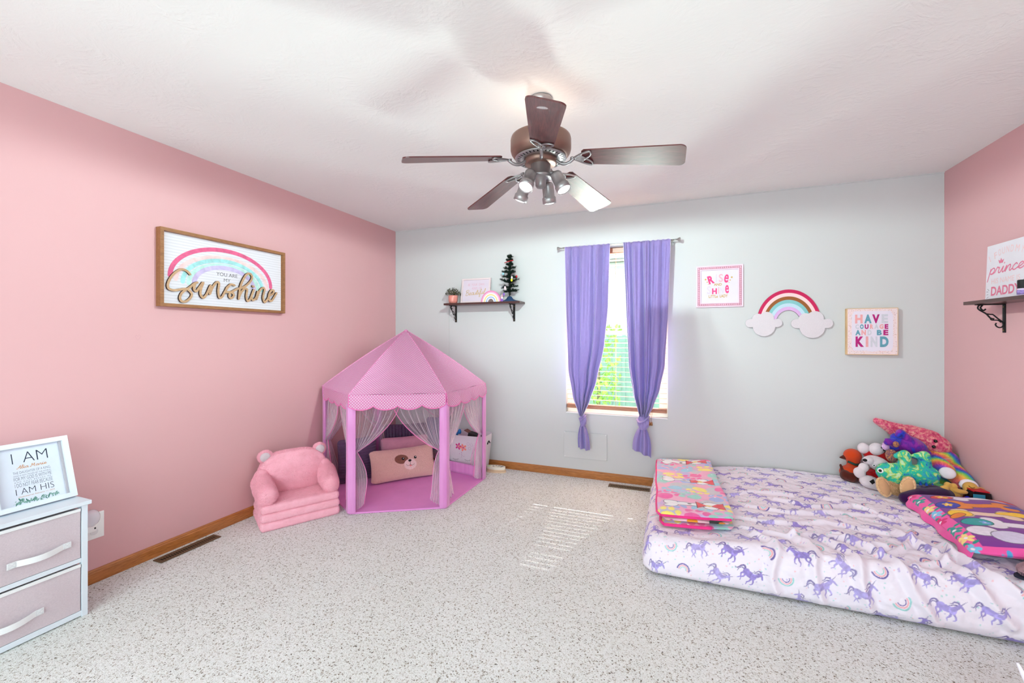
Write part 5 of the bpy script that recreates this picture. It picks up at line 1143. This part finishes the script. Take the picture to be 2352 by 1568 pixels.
# ---- folded fleece blanket
fl = thing('folded_blanket', 'folded paw-print fleece blanket with hot pink edging on the left end of the bed', 'blanket', (.092, 3.150, .0))
BW, BL = .405, 1.20
def paw(c, x, y, s, rot, col):
    ca, sa = math.cos(R(rot)), math.sin(R(rot)); T = lambda a, b: (x + (a * ca - b * sa) * s, y + (a * sa + b * ca) * s)
    p = T(0, -.15); c.ell(*p, .34 * s, .27 * s, col, rot, .08); 
    for a, b in ((-.42, .16), (-.16, .40), (.16, .40), (.42, .16)): p = T(a, b); c.ell(*p, .13 * s, .17 * s, col, rot, .08)
def blanket_canvas(seed):
    c = Canvas(-.26, .26, -.66, .66, .0022, (240, 176, 206)); rs = random.Random(seed)
    for i in range(60): c.ell(rs.uniform(-.26, .26), rs.uniform(-.66, .66), rs.uniform(.04, .09), rs.uniform(.03, .055), rs.choice(((182, 184, 234), (152, 206, 226), (168, 218, 214), (196, 186, 232), (240, 168, 202))), rs.uniform(0, 180), .1, .55)
    y = -.60; k = 0
    while y < .64:
        for i in range(3): paw(c, -.15 + i * .15 + (k % 2) * .05, y + rs.uniform(-.015, .015), rs.uniform(.12, .155), rs.uniform(-60, 60) + 180 * (k % 2), [(248, 234, 120), (238, 100, 170), (156, 216, 206), (166, 184, 232), (160, 206, 230)][(k * 3 + i) % 5])
        y += .150; k += 1
    # plain red-and-white bone and bow motifs with dark outlines
    for yy in (.50, .02, -.44):
        for ex, cl in ((1.18, (30, 34, 48)), (1, (246, 246, 250))):
            e = (ex - 1) * .02
            for sx in (-.125, .095):
                for sy in (-.028, .028): c.ell(sx, yy + sy, .038 + e, .030 + e, cl)
            c.poly([(-.125, yy - .026 - e), (.095, yy - .026 - e), (.095, yy + .026 + e), (-.125, yy + .026 + e)], cl)
        c.ell(-.02, yy, .012, .012, (30, 34, 48))
        for ex, cl in ((.004, (30, 34, 48)), (0, (226, 40, 62))): c.poly([(.085 - ex, yy - ex), (.165 + ex, yy + .055 + ex), (.165 + ex, yy - .055 - ex)], cl); c.poly([(.085 + ex, yy - ex), (.02 - ex, yy + .048 + ex), (.02 - ex, yy - .048 - ex)], cl)
        c.ell(.085, yy, .018, .018, (240, 200, 60))
    for i in range(26): c.ell(rs.uniform(-.22, .22), rs.uniform(-.6, .6), .006, .004, (252, 250, 252), 0)
    return c
bc = blanket_canvas(3); m_fl = vcol('fleece_print', .9, .4, 420, .35); m_edge = fz('hot_pink_binding', (240, 60, 140), 400, .2)
def layer(nm, canv, w, l, x0, y0, z0, th, rot, seed, parent):
    nu, nv = 150, 330; S, T_ = np.meshgrid(np.linspace(-1, 1, nu), np.linspace(-1, 1, nv)); out = []
    X_ = S * w / 2; Y_ = T_ * l / 2; ca, sa = math.cos(R(rot)), math.sin(R(rot))
    edge = (1 - np.abs(S) ** 8) ** .5 * (1 - np.abs(T_) ** 20) ** .5; X_ = X_ * (1 - .10 * np.clip(np.abs(T_) - .93, 0, 1) / .07 * np.abs(S) ** 6)
    wx = x0 + X_ * ca - Y_ * sa + .006 * npnoise(Y_ + 3, X_ * 0 + 1, .2, seed) * 2; wy = y0 + X_ * sa + Y_ * ca
    base = topz(wx + .092, wy + 3.150) + z0 + .010
    up = base + th * (.5 + .5 * edge) + .018 * npnoise(wx + 3, wy + 3, .13, seed) * edge + .010 * npnoise(wx + 3, wy + 3, .05, seed + 1) * edge
    dn = base + th * (.5 - .5 * edge); A_ = np.stack([wx, wy, up], -1); B_ = np.stack([wx, wy, dn], -1)[:, ::-1]
    C_ = canv.sample(X_, Y_); o = npgrid(nm, [(A_, C_), (B_, C_[:, ::-1])], m_fl, parent)
    g = G(); pr = []
    for i in range(0, nu, 5): pr.append((wx[0, i], wy[0, i], (up[0, i] + dn[0, i]) / 2))
    pr2 = [(wx[j, 0], wy[j, 0], (up[j, 0] + dn[j, 0]) / 2) for j in range(0, nv, 6)]
    return o, pr, pr2, A_
o1, e1, e2, _ = layer('lower_fold', blanket_canvas(8), BW - .03, BL - .02, .012, -.030, .0, .026, 2, 21, fl)
und = Canvas(-.26, .26, -.66, .66, .003, (238, 204, 216)); und.ell(-.02, -.60, .03, .05, (232, 158, 40)); und.ell(.10, -.58, .035, .05, (24, 20, 24)); und.ell(-.13, -.60, .016, .02, (196, 50, 160)); und.ell(.13, -.6, .02, .03, (220, 130, 30))
o2, q1, q2, _ = layer('middle_fold', und, BW - .05, BL - .03, .010, -.020, .026, .018, 1.2, 31, fl)
o3, f1, f2, A3 = layer('upper_fold', bc, BW, BL, .0, .006, .044, .026, 2.2, 41, fl)
g = G(); g.tube([(x, y - .002, z - .003) for x, y, z in f1], .0085, 8, flat=.8); g.tube([(x - .003, y, z - .004) for x, y, z in f2], .0075, 8, flat=.8); g.build('binding', m_edge, fl)
g = G(); g.tube([(x - .004, y - .001, z) for x, y, z in e1[:22]], .009, 8); g.tube([(x - .004, y, z) for x, y, z in e2[:14]], .008, 8); g.build('lower_binding', m_edge, fl)

# ---- pillow with purple case
pw = thing('bed_pillow', 'purple bed pillow with bright pink flowered border at the head of the bed', 'pillow', (1.530, 2.905, .264), rot=(0, R(-4), R(-5)))
PW, PL = .46, .76
pc_ = Canvas(-.26, .26, -.43, .43, .0018, (128, 58, 150)); rs = random.Random(9)
BP = (244, 92, 170)
pc_.poly([(-.26, -.43), (-.175, -.43), (-.175, .43), (-.26, .43)], BP); pc_.poly([(-.26, -.43), (.26, -.43), (.26, -.345), (-.26, -.345)], BP); pc_.poly([(-.26, .36), (.26, .36), (.26, .43), (-.26, .43)], BP)
def flower(x, y, s, col, cc=(250, 240, 250)):
    for k in range(5): a = k * 72 + 10; pc_.ell(x + .6 * s * math.cos(R(a)), y + .6 * s * math.sin(R(a)), .42 * s, .30 * s, col, a, .05)
    pc_.ell(x, y, .22 * s, .22 * s, cc)
for i in range(9):
    y = -.36 + i * .095 + rs.uniform(-.02, .02); flower(-.212 + rs.uniform(-.01, .01), y, .034, [(120, 200, 236), (250, 222, 140), (40, 160, 150), (222, 40, 120)][i % 4])
    for k in (-1, 1): pc_.ell(-.205 + k * .02, y + .045, .020, .007, (40, 150, 140), 40 * k)
for x in (-.1, .02, .14): flower(x, -.388, .030, (90, 170, 220))
# big soft shapes: bones, bows and flowers in the pillow's colours
W_c, Y_c, O_c, R_c, T_c, B_c, K_c = (236, 226, 240), (250, 200, 50), (232, 130, 40), (222, 40, 56), (40, 160, 160), (60, 60, 170), (40, 24, 40)
def blob(x, y, rx, ry, rot, col, edge=True):
    if edge: pc_.ell(x, y, rx + .004, ry + .004, tuple(v * .55 for v in col), rot)
    pc_.ell(x, y, rx, ry, col, rot, .10)
def bone(x, y, s, rot, col):
    ca, sa = math.cos(R(rot)), math.sin(R(rot)); T = lambda a, b: (x + (a * ca - b * sa) * s, y + (a * sa + b * ca) * s)
    for e, cl in ((.004, tuple(v * .55 for v in col)), (0, col)):
        for a in (-.5, .5):
            for b in (-.15, .15): p = T(a, b); pc_.ell(*p, .19 * s + e, .17 * s + e, cl, rot, .05)
        pc_.line([T(-.45, 0), T(.45, 0)], .26 * s + 2 * e, cl)
bone(.05, .27, .17, 12, W_c); blob(-.10, .25, .055, .035, 30, R_c); flower(-.10, .25, .030, Y_c); blob(.16, .28, .05, .026, -10, R_c)
bone(.02, .13, .19, 8, O_c); blob(-.125, .11, .050, .040, 20, B_c); flower(-.125, .11, .022, Y_c); blob(.17, .15, .06, .022, 8, B_c)
bone(-.02, .0, .18, 2, (240, 206, 186)); blob(.11, .03, .085, .026, 8, Y_c); blob(-.12, -.01, .045, .045, 0, Y_c); blob(-.14, -.04, .04, .02, 40, O_c)
bone(.06, -.13, .20, -8, W_c); blob(-.10, -.12, .060, .040, 15, T_c); flower(-.07, -.12, .022, (120, 170, 230)); blob(.18, -.10, .04, .018, 0, T_c)
blob(-.12, -.22, .055, .048, 0, W_c); blob(-.04, -.26, .066, .052, 10, (214, 206, 232)); flower(.12, -.26, .040, (214, 100, 190)); flower(.19, .02, .026, (250, 90, 170))
nu, nv = 170, 280; out = []
for sd in (1, -1):
    S, T_ = np.meshgrid(np.linspace(-1, 1, nu), np.linspace(-1, 1, nv)); k = np.sqrt(np.clip(1 - np.abs(S) ** 3.2, 0, 1)) * np.sqrt(np.clip(1 - np.abs(T_) ** 3.6, 0, 1))
    fl_ = .018 * (np.abs(S) > .985) ; X_ = S * PW / 2 * (1 - .04 * (1 - T_ ** 2) * np.abs(S)); Y_ = T_ * PL / 2 * (1 - .03 * (1 - S ** 2) * np.abs(T_))
    Z_ = .056 + sd * .056 * k * (1 if sd > 0 else .75) + (.006 * npnoise(X_ + 3, Y_ + 3, .06, 12) + .010 * npnoise(X_ + 3, Y_ + 3, .15, 13)) * (k > .02) * (sd > 0)
    A_ = np.stack([X_, Y_, Z_], -1); C_ = pc_.sample(X_, Y_)
    if sd < 0: A_ = A_[:, ::-1]; C_ = C_[:, ::-1]
    out.append((A_, C_))
npgrid('pillowcase', out, vcol('pillow_print', .6, .15, 900, .1), pw)
# loose folded edge of the case drooping onto the sheet
g = G()
def flap(u, v): y = -.385 + .76 * u; return (-.222 - .014 * v - .010 * math.sin(u * 23) * v, y, .058 - (.036 + .006 * math.sin(u * 17)) * v ** .8 + .004 * math.sin(u * 40) * v)
g.grid(flap, 90, 8); g.build('case_flange', fz('case_pink', (240, 92, 168), 500, .1), pw, solid=.002)
# ---- pink fuzzy thing at the picture's right edge
ps = thing('fuzzy_slipper', 'pink fuzzy slipper with dark lining on the sheet below the pillow', 'slipper', (1.455, 2.455, .268), rot=(0, 0, R(12)))
g = G(); g.ell((.02, 0, .040), (.085, .050, .040)); g.ell((-.03, 0, .030), (.06, .045, .030)); g.build('upper', fz('pale_pink_fur', (240, 190, 204), 160, 1), ps, remesh=.005, disp=(.004, .01))
g = G(); g.ell((-.062, 0, .026), (.026, .037, .024)); g.build('opening', fz('plum_lining', (96, 60, 84), 200, .5), ps)
g = G(); g.prism(circ(0, 0, .105, 30, .045), 0, .008); g.v = [(x, z, y) for x, y, z in g.v]; g.f = [f[::-1] for f in g.f]; g.build('sole', M('navy_sole', (38, 42, 60), .7), ps)
# ================================================================== STUFFED TOYS ON THE BED (by the corner)
def blobs(nm, mat, parent, parts, vox=.006, disp=None):
    g = G()
    for p in parts:
        if p[0] == 'e': g.ell(p[1], p[2], p[3] if len(p) > 3 else (0, 0, 0))
        else: g.cap(p[1], p[2], p[3], p[4])
    return g.build(nm, mat, parent, remesh=vox, disp=disp)
def toy(name, label, loc, cat='stuffed toy'): return thing(name, label, cat, loc, group=None)
m_whp = fz('white_toy_plush', (234, 220, 226), 220, .5); m_redp = fz('red_toy_cloth', (176, 24, 28), 300, .3); m_blk = M('black_felt', (16, 14, 18), .6); m_eyew = M('eye_white', (240, 240, 244), .4)
m_org = fz('orange_toy_plush', (214, 70, 26), 220, .5); m_brn = fz('brown_toy_plush', (88, 34, 24), 220, .5)
def eye(parent, c, r, n, w=False):
    """embroidered or plastic eye on a toy, n = outward direction"""
    n = Vector(n).normalized(); q = n.to_track_quat('Z', 'Y').to_matrix()
    if w:
        g = G(); g.lathe([(r, 0), (r * .9, r * .18), (.0005, r * .24)], 18, c, mat=q); e = g.build('eye', m_eyew, parent)
        g = G(); g.lathe([(r * .55, r * .22), (r * .4, r * .34), (.0004, r * .38)], 14, c, mat=q); g.build('pupil', m_blk, e)
    else: g = G(); g.lathe([(r, -r * .2), (r * .8, r * .35), (r * .4, r * .6), (.0004, r * .66)], 16, c, mat=q); g.build('eye', M('toy_eye_black', (14, 12, 14), .15, coat=.5), parent)
CD = Vector((-.55, -1, .38)).normalized()      # roughly outward from the pile
# toys lowest at the left: brown and orange plush on its side against the back wall
t1 = toy('orange_brown_plush', 'orange and brown plush toy lying against the back wall, leftmost in the pile', (1.155, 3.690, .262))
b1 = blobs('body', m_org, t1, [('e', (.045, .0, .055), (.085, .060, .055)), ('e', (.045, .02, .17), (.055, .045, .050)), ('c', (.05, .01, .06), (.05, .02, .17), .040, .038)])
blobs('paws', m_brn, t1, [('e', (-.012, -.035, .040), (.036, .034, .038)), ('e', (.022, -.050, .032), (.036, .030, .036)), ('c', (-.026, -.02, .06), (-.034, -.01, .105), .013, .009)])
blobs('ear', m_brn, t1, [('c', (.0, .02, .155), (-.028, .02, .150), .020, .006)], .004)
g = G(); g.tube([(.005, -.02, .135), (.045, -.032, .120), (.09, -.02, .122)], .008, 8); g.build('collar', M('dark_green_collar', (30, 60, 50), .6), t1)
# white puppy with red jumper
t2 = toy('white_puppy_plush', 'white puppy plush in red jumper lying face out, front left of the pile', (1.255, 3.575, .262))
b2 = blobs('body', m_redp, t2, [('e', (.070, .02, .075), (.085, .06, .050), (0, 8, 0)), ('e', (.13, .02, .07), (.05, .05, .045))])
h2 = blobs('head', m_whp, t2, [('e', (.042, -.005, .162), (.078, .055, .046), (0, 26, 0)), ('e', (-.020, -.030, .185), (.032, .030, .028)), ('c', (.09, .0, .14), (.150, -.02, .125), .018, .005)])
e_ = blobs('paw', m_whp, t2, [('e', (-.045, -.03, .135), (.030, .026, .032)), ('e', (-.070, -.035, .095), (.034, .028, .040), (0, -30, 0))]); 
l2 = blobs('leg', m_whp, t2, [('e', (-.020, -.050, .045), (.058, .036, .042), (0, 12, 0)), ('c', (.0, -.05, .035), (.055, -.05, .012), .036, .026)])
g = G(); g.prism([(-.012, .0), (.010, .018), (.018, -.004), (.004, -.018)], 0, .004); g.v = [(x - .022, y - .0885, z + .058) for x, y, z in g.v]; g.build('paw_pad', m_blk, l2)
for dx, dz in ((.030, .055), (.032, .028)): G().ell((dx - .004, -.087, dz), (.007, .003, .005)).build('toe_pad', m_blk, l2)
g = G(); g.ell((-.046, -.052, .190), (.013, .009, .010)); g.build('nose', m_blk, h2)
eye(h2, (.032, -.056, .168), .012, CD, True); eye(h2, (.005, -.050, .158), .008, CD, True)
g = G(); g.ell((.085, -.050, .172), (.010, .004, .005), (0, 30, 0)); g.ell((.076, -.053, .176), (.005, .003, .004)); g.build('spot', m_blk, h2)
g = G(); g.tube(spline([(-.02, -.045, .118), (.03, -.064, .132), (.08, -.062, .140), (.135, -.045, .128)], 5), [.009] * 16, 8, flat=.7); g.build('hood_edge', fz('deep_red', (150, 16, 26), 300, .3), b2)
# white feet with red legs poking upward
t3 = toy('red_white_plush', 'red plush toy lying upside down with two white feet in the air behind the puppy', (1.330, 3.690, .262))
b3 = blobs('body', m_redp, t3, [('e', (.035, .0, .14), (.070, .060, .075)), ('c', (.02, .0, .17), (-.045, -.01, .20), .040, .034), ('c', (.05, -.02, .12), (.015, -.02, .20), .045, .040)])
f3 = blobs('foot', m_whp, t3, [('e', (-.075, -.01, .236), (.036, .034, .040))]); f4 = blobs('foot', m_whp, t3, [('e', (-.008, -.03, .240), (.046, .036, .046), (0, 20, 0))])
for dx, dz, r in ((.012, .262, .006), (.026, .248, .009), (.034, .232, .007)): G().ell((dx - .002, -.063, dz), (r, .004, r), (0, 30, 0)).build('toe_pad', m_blk, f4)
# galaxy winged plush
m_gal = fuzzy('galaxy_cloth', [(.30, (28, 34, 120)), (.42, (40, 60, 190)), (.50, (96, 30, 140)), (.60, (140, 40, 160)), (.72, (150, 100, 110))], 11, 400, .2, 1.2, .35, .2, 5)
m_cop = fuzzy('copper_sequin', [(.35, (60, 40, 130)), (.48, (150, 96, 80)), (.62, (226, 150, 90))], 160, 500, .5, .6, .3, .1, 3)
t4 = toy('galaxy_dragon_plush', 'blue and purple galaxy-print dragon plush high on the pile', (1.432, 3.553, .262))
blobs('body', m_gal, t4, [('e', (.045, .03, .30), (.095, .060, .060), (0, 25, 0)), ('c', (.02, .03, .30), (-.035, .02, .345), .050, .034), ('c', (.08, .03, .28), (.13, .02, .26), .045, .02), ('e', (-.04, .03, .29), (.05, .04, .04))])
blobs('wing', m_gal, t4, [('c', (-.105, -.02, .338), (-.055, 0, .318), .010, .034), ('e', (-.075, -.01, .322), (.042, .022, .026), (0, -10, 0))], .005)
blobs('tail', m_gal, t4, [('c', (.035, .01, .33), (-.020, .0, .385), .030, .026), ('c', (-.020, .0, .385), (-.036, -.01, .372), .026, .020)], .005)
blobs('paw', m_cop, t4, [('e', (-.078, -.03, .235), (.034, .034, .045), (0, -10, 0)), ('e', (-.060, -.04, .315), (.018, .012, .022))], .005)
blobs('ear', fz('lilac_inner', (210, 168, 214), 200, .4), t4, [('e', (-.090, .02, .285), (.024, .02, .030))], .005)
# long pink fuzzy plush
m_pkf = fuzzy('mottled_pink_fur', [(.36, (216, 66, 116)), (.5, (242, 120, 156)), (.62, (252, 196, 186))], 55, 120, .15, .6)
t5 = toy('pink_otter_plush', 'long mottled pink furry plush topmost on the pile with its tail pointing up left', (1.500, 3.700, .272))
b5 = blobs('body', m_pkf, t5, [('c', (-.165, .0, .425), (-.06, .01, .37), .016, .040), ('c', (-.06, .01, .37), (.02, .01, .34), .042, .056), ('c', (.02, .01, .34), (.13, .0, .315), .062, .060), ('e', (.150, -.03, .290), (.072, .062, .058), (0, 30, 0))], .006, (.004, .012))
eye(b5, (.120, -.085, .325), .011, CD); eye(b5, (.108, -.092, .288), .011, CD)
# turquoise tie-dye toy
m_tie = fuzzy('turquoise_tie_dye', [(.36, (40, 110, 190)), (.43, (60, 180, 190)), (.49, (44, 190, 158)), (.54, (60, 196, 160)), (.58, (184, 214, 96)), (.66, (206, 232, 196))], 20, 260, .1, 1.4, .9, .3, 3)
t6 = toy('tie_dye_lizard_plush', 'turquoise and lime tie-dye plush lying on its back in front, legs up', (1.410, 3.462, .276))
b6 = blobs('body', m_tie, t6, [('e', (-.095, .0, .125), (.068, .055, .060)), ('e', (-.07, -.01, .09), (.055, .05, .05)), ('c', (-.06, .0, .125), (.10, .0, .130), .062, .060), ('c', (-.010, .0, .15), (-.018, -.01, .245), .036, .030), ('c', (-.018, -.01, .252), (-.062, -.02, .240), .028, .017), ('c', (.090, .0, .15), (.082, -.01, .245), .036, .030), ('c', (.082, -.01, .255), (.030, -.02, .250), .028, .015), ('c', (.09, .0, .12), (.145, -.005, .080), .046, .018)])
eye(b6, (-.150, -.030, .138), .017, (-.8, -1, .1), True)
g = G()
for i in range(4): x = .005 + i * .030; g.prism([(x, .075), (x + .016, .078), (x + .003, .100)], 0, .004)
g.v = [(x, y - .060 + (z - .075) * -.12, z) for x, y, z in g.v]; g.build('back_stripes', M('blue_felt', (34, 80, 190), .8), b6)
blobs('fin', fuzzy('green_satin', [(.3, (50, 130, 110)), (.6, (110, 170, 100))], 14, 400, .2, .8, .4), t6, [('e', (.150, -.030, .052), (.050, .012, .040), (0, 20, 0))], .005)
# rainbow fur bear with two white foot soles
t = NT('rainbow_fur'); wv = t.node('ShaderNodeTexWave', bands_direction='DIAGONAL'); wv.inputs['Scale'].default_value = 3.2; wv.inputs['Distortion'].default_value = 5; wv.inputs['Detail'].default_value = 2; wv.wave_profile = 'SAW'; t.link(t.obj(), wv.inputs['Vector'])
t.base(t.ramp(wv.outputs[0], [(0, C3(240, 80, 160)), (.2, C3(250, 140, 110)), (.36, C3(252, 212, 80)), (.52, C3(140, 226, 110)), (.66, C3(60, 156, 226)), (.82, C3(84, 84, 200)), (1, C3(214, 84, 210))])); t.p.inputs['Roughness'].default_value = .95; t.p.inputs['Sheen Weight'].default_value = .4; t.bump(t.noise(t.obj(), 130, 3, .7, 1.2).outputs[0], .15, .012); m_rbf = t.m
t7 = toy('rainbow_bear_plush', 'rainbow striped furry bear plush with two white foot soles at the right of the pile', (1.628, 3.612, .272))
b7 = blobs('body', m_rbf, t7, [('e', (.030, .06, .185), (.10, .085, .085)), ('e', (.06, .10, .13), (.075, .09, .12)), ('c', (-.02, .0, .19), (-.015, -.105, .165), .046, .046), ('c', (.07, .02, .15), (.070, -.12, .110), .050, .046), ('c', (-.09, .08, .22), (.0, .08, .22), .034, .04)], .007, (.006, .014))
for c_, r_ in (((-.020, -.152, .158), (.040, .018, .036)), ((.072, -.171, .100), (.043, .018, .035))):
    g = G(); g.ell(c_, r_, (-12, 0, -22)); g.build('foot_sole', fz('white_sole', (238, 226, 236), 300, .3), t7)
g = G(); g.add([(-.022, -.062, .222), (.022, -.078, .232), (.050, -.06, .226), (.006, -.040, .218)], [(0, 1, 2, 3)]); g.build('care_tag', M('white_tag', (240, 232, 236), .5), b7, solid=.0012)
blobs('tail_tuft', fz('lime_fur', (150, 180, 110), 120, 1), t7, [('e', (.112, .06, .225), (.020, .018, .014))], .004)
# beige toy legs
m_bei = fuzzy('beige_curl', [(.35, (206, 162, 116)), (.65, (236, 196, 152))], 90, 110, .2, .6); m_sol = fz('tan_sole_plush', (214, 168, 124), 400, .2)
t8 = toy('beige_puppy_plush', 'beige curly plush with both feet pointing outward under the turquoise toy', (1.300, 3.425, .262))
blobs('body', m_bei, t8, [('c', (-.020, -.03, .062), (.090, .0, .030), .034, .034), ('c', (.10, -.02, .030), (.075, -.045, .082), .030, .030), ('e', (.10, .01, .040), (.045, .035, .034))], .006, (.005, .012))
for c_, r_, rt_ in (((-.048, -.064, .066), (.032, .016, .058), (0, -28, 20)), ((.062, -.088, .090), (.028, .015, .056), (0, 10, -20))):
    g = G(); g.ell(c_, r_, rt_); g.build('foot_sole', m_sol, t8)
    g = G(); e_ = Euler([R(a) for a in rt_]).to_matrix(); pts = [Vector(c_) + e_ @ Vector((r_[0] * 1.05 * math.cos(a), .002 + .002 * math.sin(7 * a), r_[2] * 1.05 * math.sin(a))) for a in [i * PI / 16 for i in range(32)]]; g.tube(pts, .0085, 8, 0, True); g.build('foot_fringe', m_bei, t8)
G().box(.030, .075, -.075, -.073, .004, .018).build('care_tag', M('white_tag', (240, 232, 236), .5), t8)
# dark purple long plush
t9 = toy('purple_velvet_plush', 'dark purple velvet long plush lying at the front of the pile beside the pillow', (1.448, 3.345, .258))
m_dpv = fz('aubergine_velvet', (52, 12, 64), 300, .3)
blobs('body', m_dpv, t9, [('c', (-.115, -.055, .036), (-.03, -.02, .055), .036, .042), ('c', (-.03, -.02, .055), (.10, .03, .062), .042, .040), ('e', (.07, .05, .07), (.05, .04, .035)), ('c', (.10, .03, .06), (.19, .10, .05), .040, .03)])
# monkey-like yellow plush with fingers
m_yel = fz('mustard_plush', (222, 168, 84), 260, .4)
t10 = toy('yellow_plush', 'mustard yellow plush with round fingers and sleepy face behind the purple pillow', (1.612, 3.400, .262))
blobs('hand', m_yel, t10, [('e', (-.055, -.02, .090), (.022, .02, .018), (0, 20, 0)), ('e', (-.035, -.01, .112), (.018, .018, .020)), ('e', (-.006, -.01, .108), (.018, .018, .019)), ('c', (-.02, .0, .095), (.01, .0, .06), .024, .03), ('e', (.020, -.03, .084), (.032, .02, .014))], .004)
h10 = blobs('head', m_yel, t10, [('e', (.085, .02, .100), (.036, .034, .036)), ('e', (.12, .03, .075), (.062, .045, .034)), ('c', (.075, .01, .085), (.045, .0, .070), .022, .010)])
g = G(); g.tube(spline([(.062, -.012, .120), (.074, -.018, .110), (.088, -.018, .114)], 4), .0016, 6); g.build('smile', m_blk, h10); eye(h10, (.128, -.010, .094), .009, CD, True)
blobs('shirt', fz('maroon_shirt', (110, 30, 36), 300, .2), t10, [('e', (.10, .02, .045), (.08, .05, .035))])
# dark toy vehicle against the right wall
t11 = thing('toy_vehicle', 'black and red toy vehicle with teal window against the right pink wall', 'toy', (1.712, 3.385, .262), rot=(0, 0, R(0)))
g = G(); g.prism([(-.055, .012), (.040, .012), (.044, .060), (.036, .098), (-.036, .104), (-.055, .07)], -.05, .06); g.build('body', M('black_toy_plastic', (20, 16, 20), .3, coat=.3), t11, bevel=.010, segs=3)
G().box(-.042, .036, -.045, .055, .098, .106).build('roof', M('toy_red', (190, 22, 40), .35), t11, bevel=.004)
G().box(-.044, .010, -.053, -.049, .056, .088).build('window', M('teal_window', (60, 140, 170), .2), t11, bevel=.001)
G().ell((-.058, -.03, .050), (.014, .018, .016)).build('lamp', M('deep_blue', (30, 40, 190), .3), t11)
for y in (-.03, .035):
    g = G(); q = Matrix.Rotation(R(90), 3, 'Y'); g.lathe([(.018, -.008), (.020, 0), (.018, .008)], 20, (-.050, y, .020), mat=q); g.lathe([(.018, -.008), (.020, 0), (.018, .008)], 20, (.046, y, .020), mat=q); g.build('axle', m_black, t11)
# stuffed unicorn on the floor at the lower right corner of the picture
t13 = toy('white_unicorn_plush', 'white unicorn plush on the carpet with pink ears, in the lower right corner', (1.02, 1.72, 0))
b13 = blobs('body', fz('white_unicorn_pile', (240, 230, 238), 160, .7), t13, [('e', (.02, 0, .075), (.075, .06, .072)), ('e', (0, 0, .175), (.055, .05, .052)), ('e', (-.045, -.01, .165), (.03, .03, .026)), ('c', (.0, .03, .05), (-.07, .05, .02), .026, .022), ('c', (0, -.03, .05), (-.07, -.05, .02), .026, .022)])
g = G(); g.cap((-.018, .0, .215), (-.050, .015, .300), .014, .004); g.build('horn', M('pearl_satin', (240, 236, 246), .25, coat=.5), t13)
g = G(); g.cap((-.036, -.038, .205), (-.072, -.050, .262), .020, .007); g.build('ear', fz('pink_ear_pile', (240, 190, 212), 200, .4), t13)
g = G(); g.cap((.030, .030, .215), (.050, .050, .255), .018, .006); g.build('ear', fz('pink_ear_pile2', (240, 190, 212), 200, .4), t13)
eye(b13, (-.045, -.042, .185), .006, (-.5, -1, .2))
# ================================================================== REAL PILE ON THE FURRY TOYS AND THE ARMCHAIR
def furry(o, n, L, w=.0011, seed=1, lean=.55):
    """replace a soft part by its finished surface with short tufts of pile growing from it (one mesh)"""
    dg = bpy.context.evaluated_depsgraph_get(); me = bpy.data.meshes.new_from_object(o.evaluated_get(dg), depsgraph=dg)
    me.calc_loop_triangles(); nv = len(me.vertices); co = np.empty(nv * 3, np.float32); me.vertices.foreach_get('co', co); co = co.reshape(-1, 3).astype(float)
    T = np.empty(len(me.loop_triangles) * 3, np.int32); me.loop_triangles.foreach_get('vertices', T); T = T.reshape(-1, 3)
    a, b, c = co[T[:, 0]], co[T[:, 1]], co[T[:, 2]]; N = np.cross(b - a, c - a); A = np.linalg.norm(N, axis=1); N /= (A[:, None] + 1e-12)
    rs = np.random.RandomState(seed); k = rs.choice(len(T), n, p=A / A.sum()); r1, r2 = rs.rand(n, 1) ** .5, rs.rand(n, 1)
    P = a[k] * (1 - r1) + b[k] * r1 * (1 - r2) + c[k] * r1 * r2; d = N[k] + rs.normal(0, lean, (n, 3)) * .6 + np.array([0, 0, -.25]); d /= np.linalg.norm(d, axis=1)[:, None]
    s = np.cross(d, rs.normal(0, 1, (n, 3))); s /= np.linalg.norm(s, axis=1)[:, None]; l = L * rs.uniform(.55, 1.15, (n, 1)); P = P - N[k] * .0006
    V = np.stack([P - s * w, P + s * w, P + d * l], 1).reshape(-1, 3)
    F0 = [tuple(p.vertices) for p in me.polygons]; mi = [p.material_index for p in me.polygons]
    m2 = bpy.data.meshes.new(o.name); q = np.arange(n * 3).reshape(-1, 3) + nv
    m2.from_pydata([tuple(v) for v in co] + [tuple(v) for v in V], [], F0 + [tuple(int(i) for i in t_) for t_ in q])
    for x in o.data.materials: m2.materials.append(x)
    m2.polygons.foreach_set('use_smooth', [True] * len(F0) + [False] * n); m2.polygons.foreach_set('material_index', mi + [0] * n); m2.update()
    o.modifiers.clear(); o.data = m2; bpy.data.meshes.remove(me)
bpy.context.view_layer.update()
def kids(o): return [c for c in bpy.data.objects if c.parent == o]
for i, c in enumerate(kids(ac)):
    furry(c, {'backrest': 42000, 'armrest': 24000, 'ear': 5000}.get(c.name.split('.')[0], 24000), .0062, .0011, 10 + i)
    for e in kids(c): furry(e, 2500, .004, .0009, 30 + i)
for t_, nm, n, L in ((t5, 'body', 34000, .010), (t7, 'body', 40000, .012), (t7, 'tail_tuft', 2500, .010), (t8, 'body', 20000, .009), (t6, 'body', 26000, .0045), (ps, 'upper', 12000, .007), (t13, 'body', 16000, .007), (t2, 'head', 5000, .003), (t2, 'leg', 4000, .003), (t1, 'body', 5000, .003)):
    for c in kids(t_):
        if c.name.split('.')[0] == nm: furry(c, n, L, .0010, 50)
    for c in kids(t_):
        for e in kids(c):
            if e.name.startswith('foot_fringe'): pass
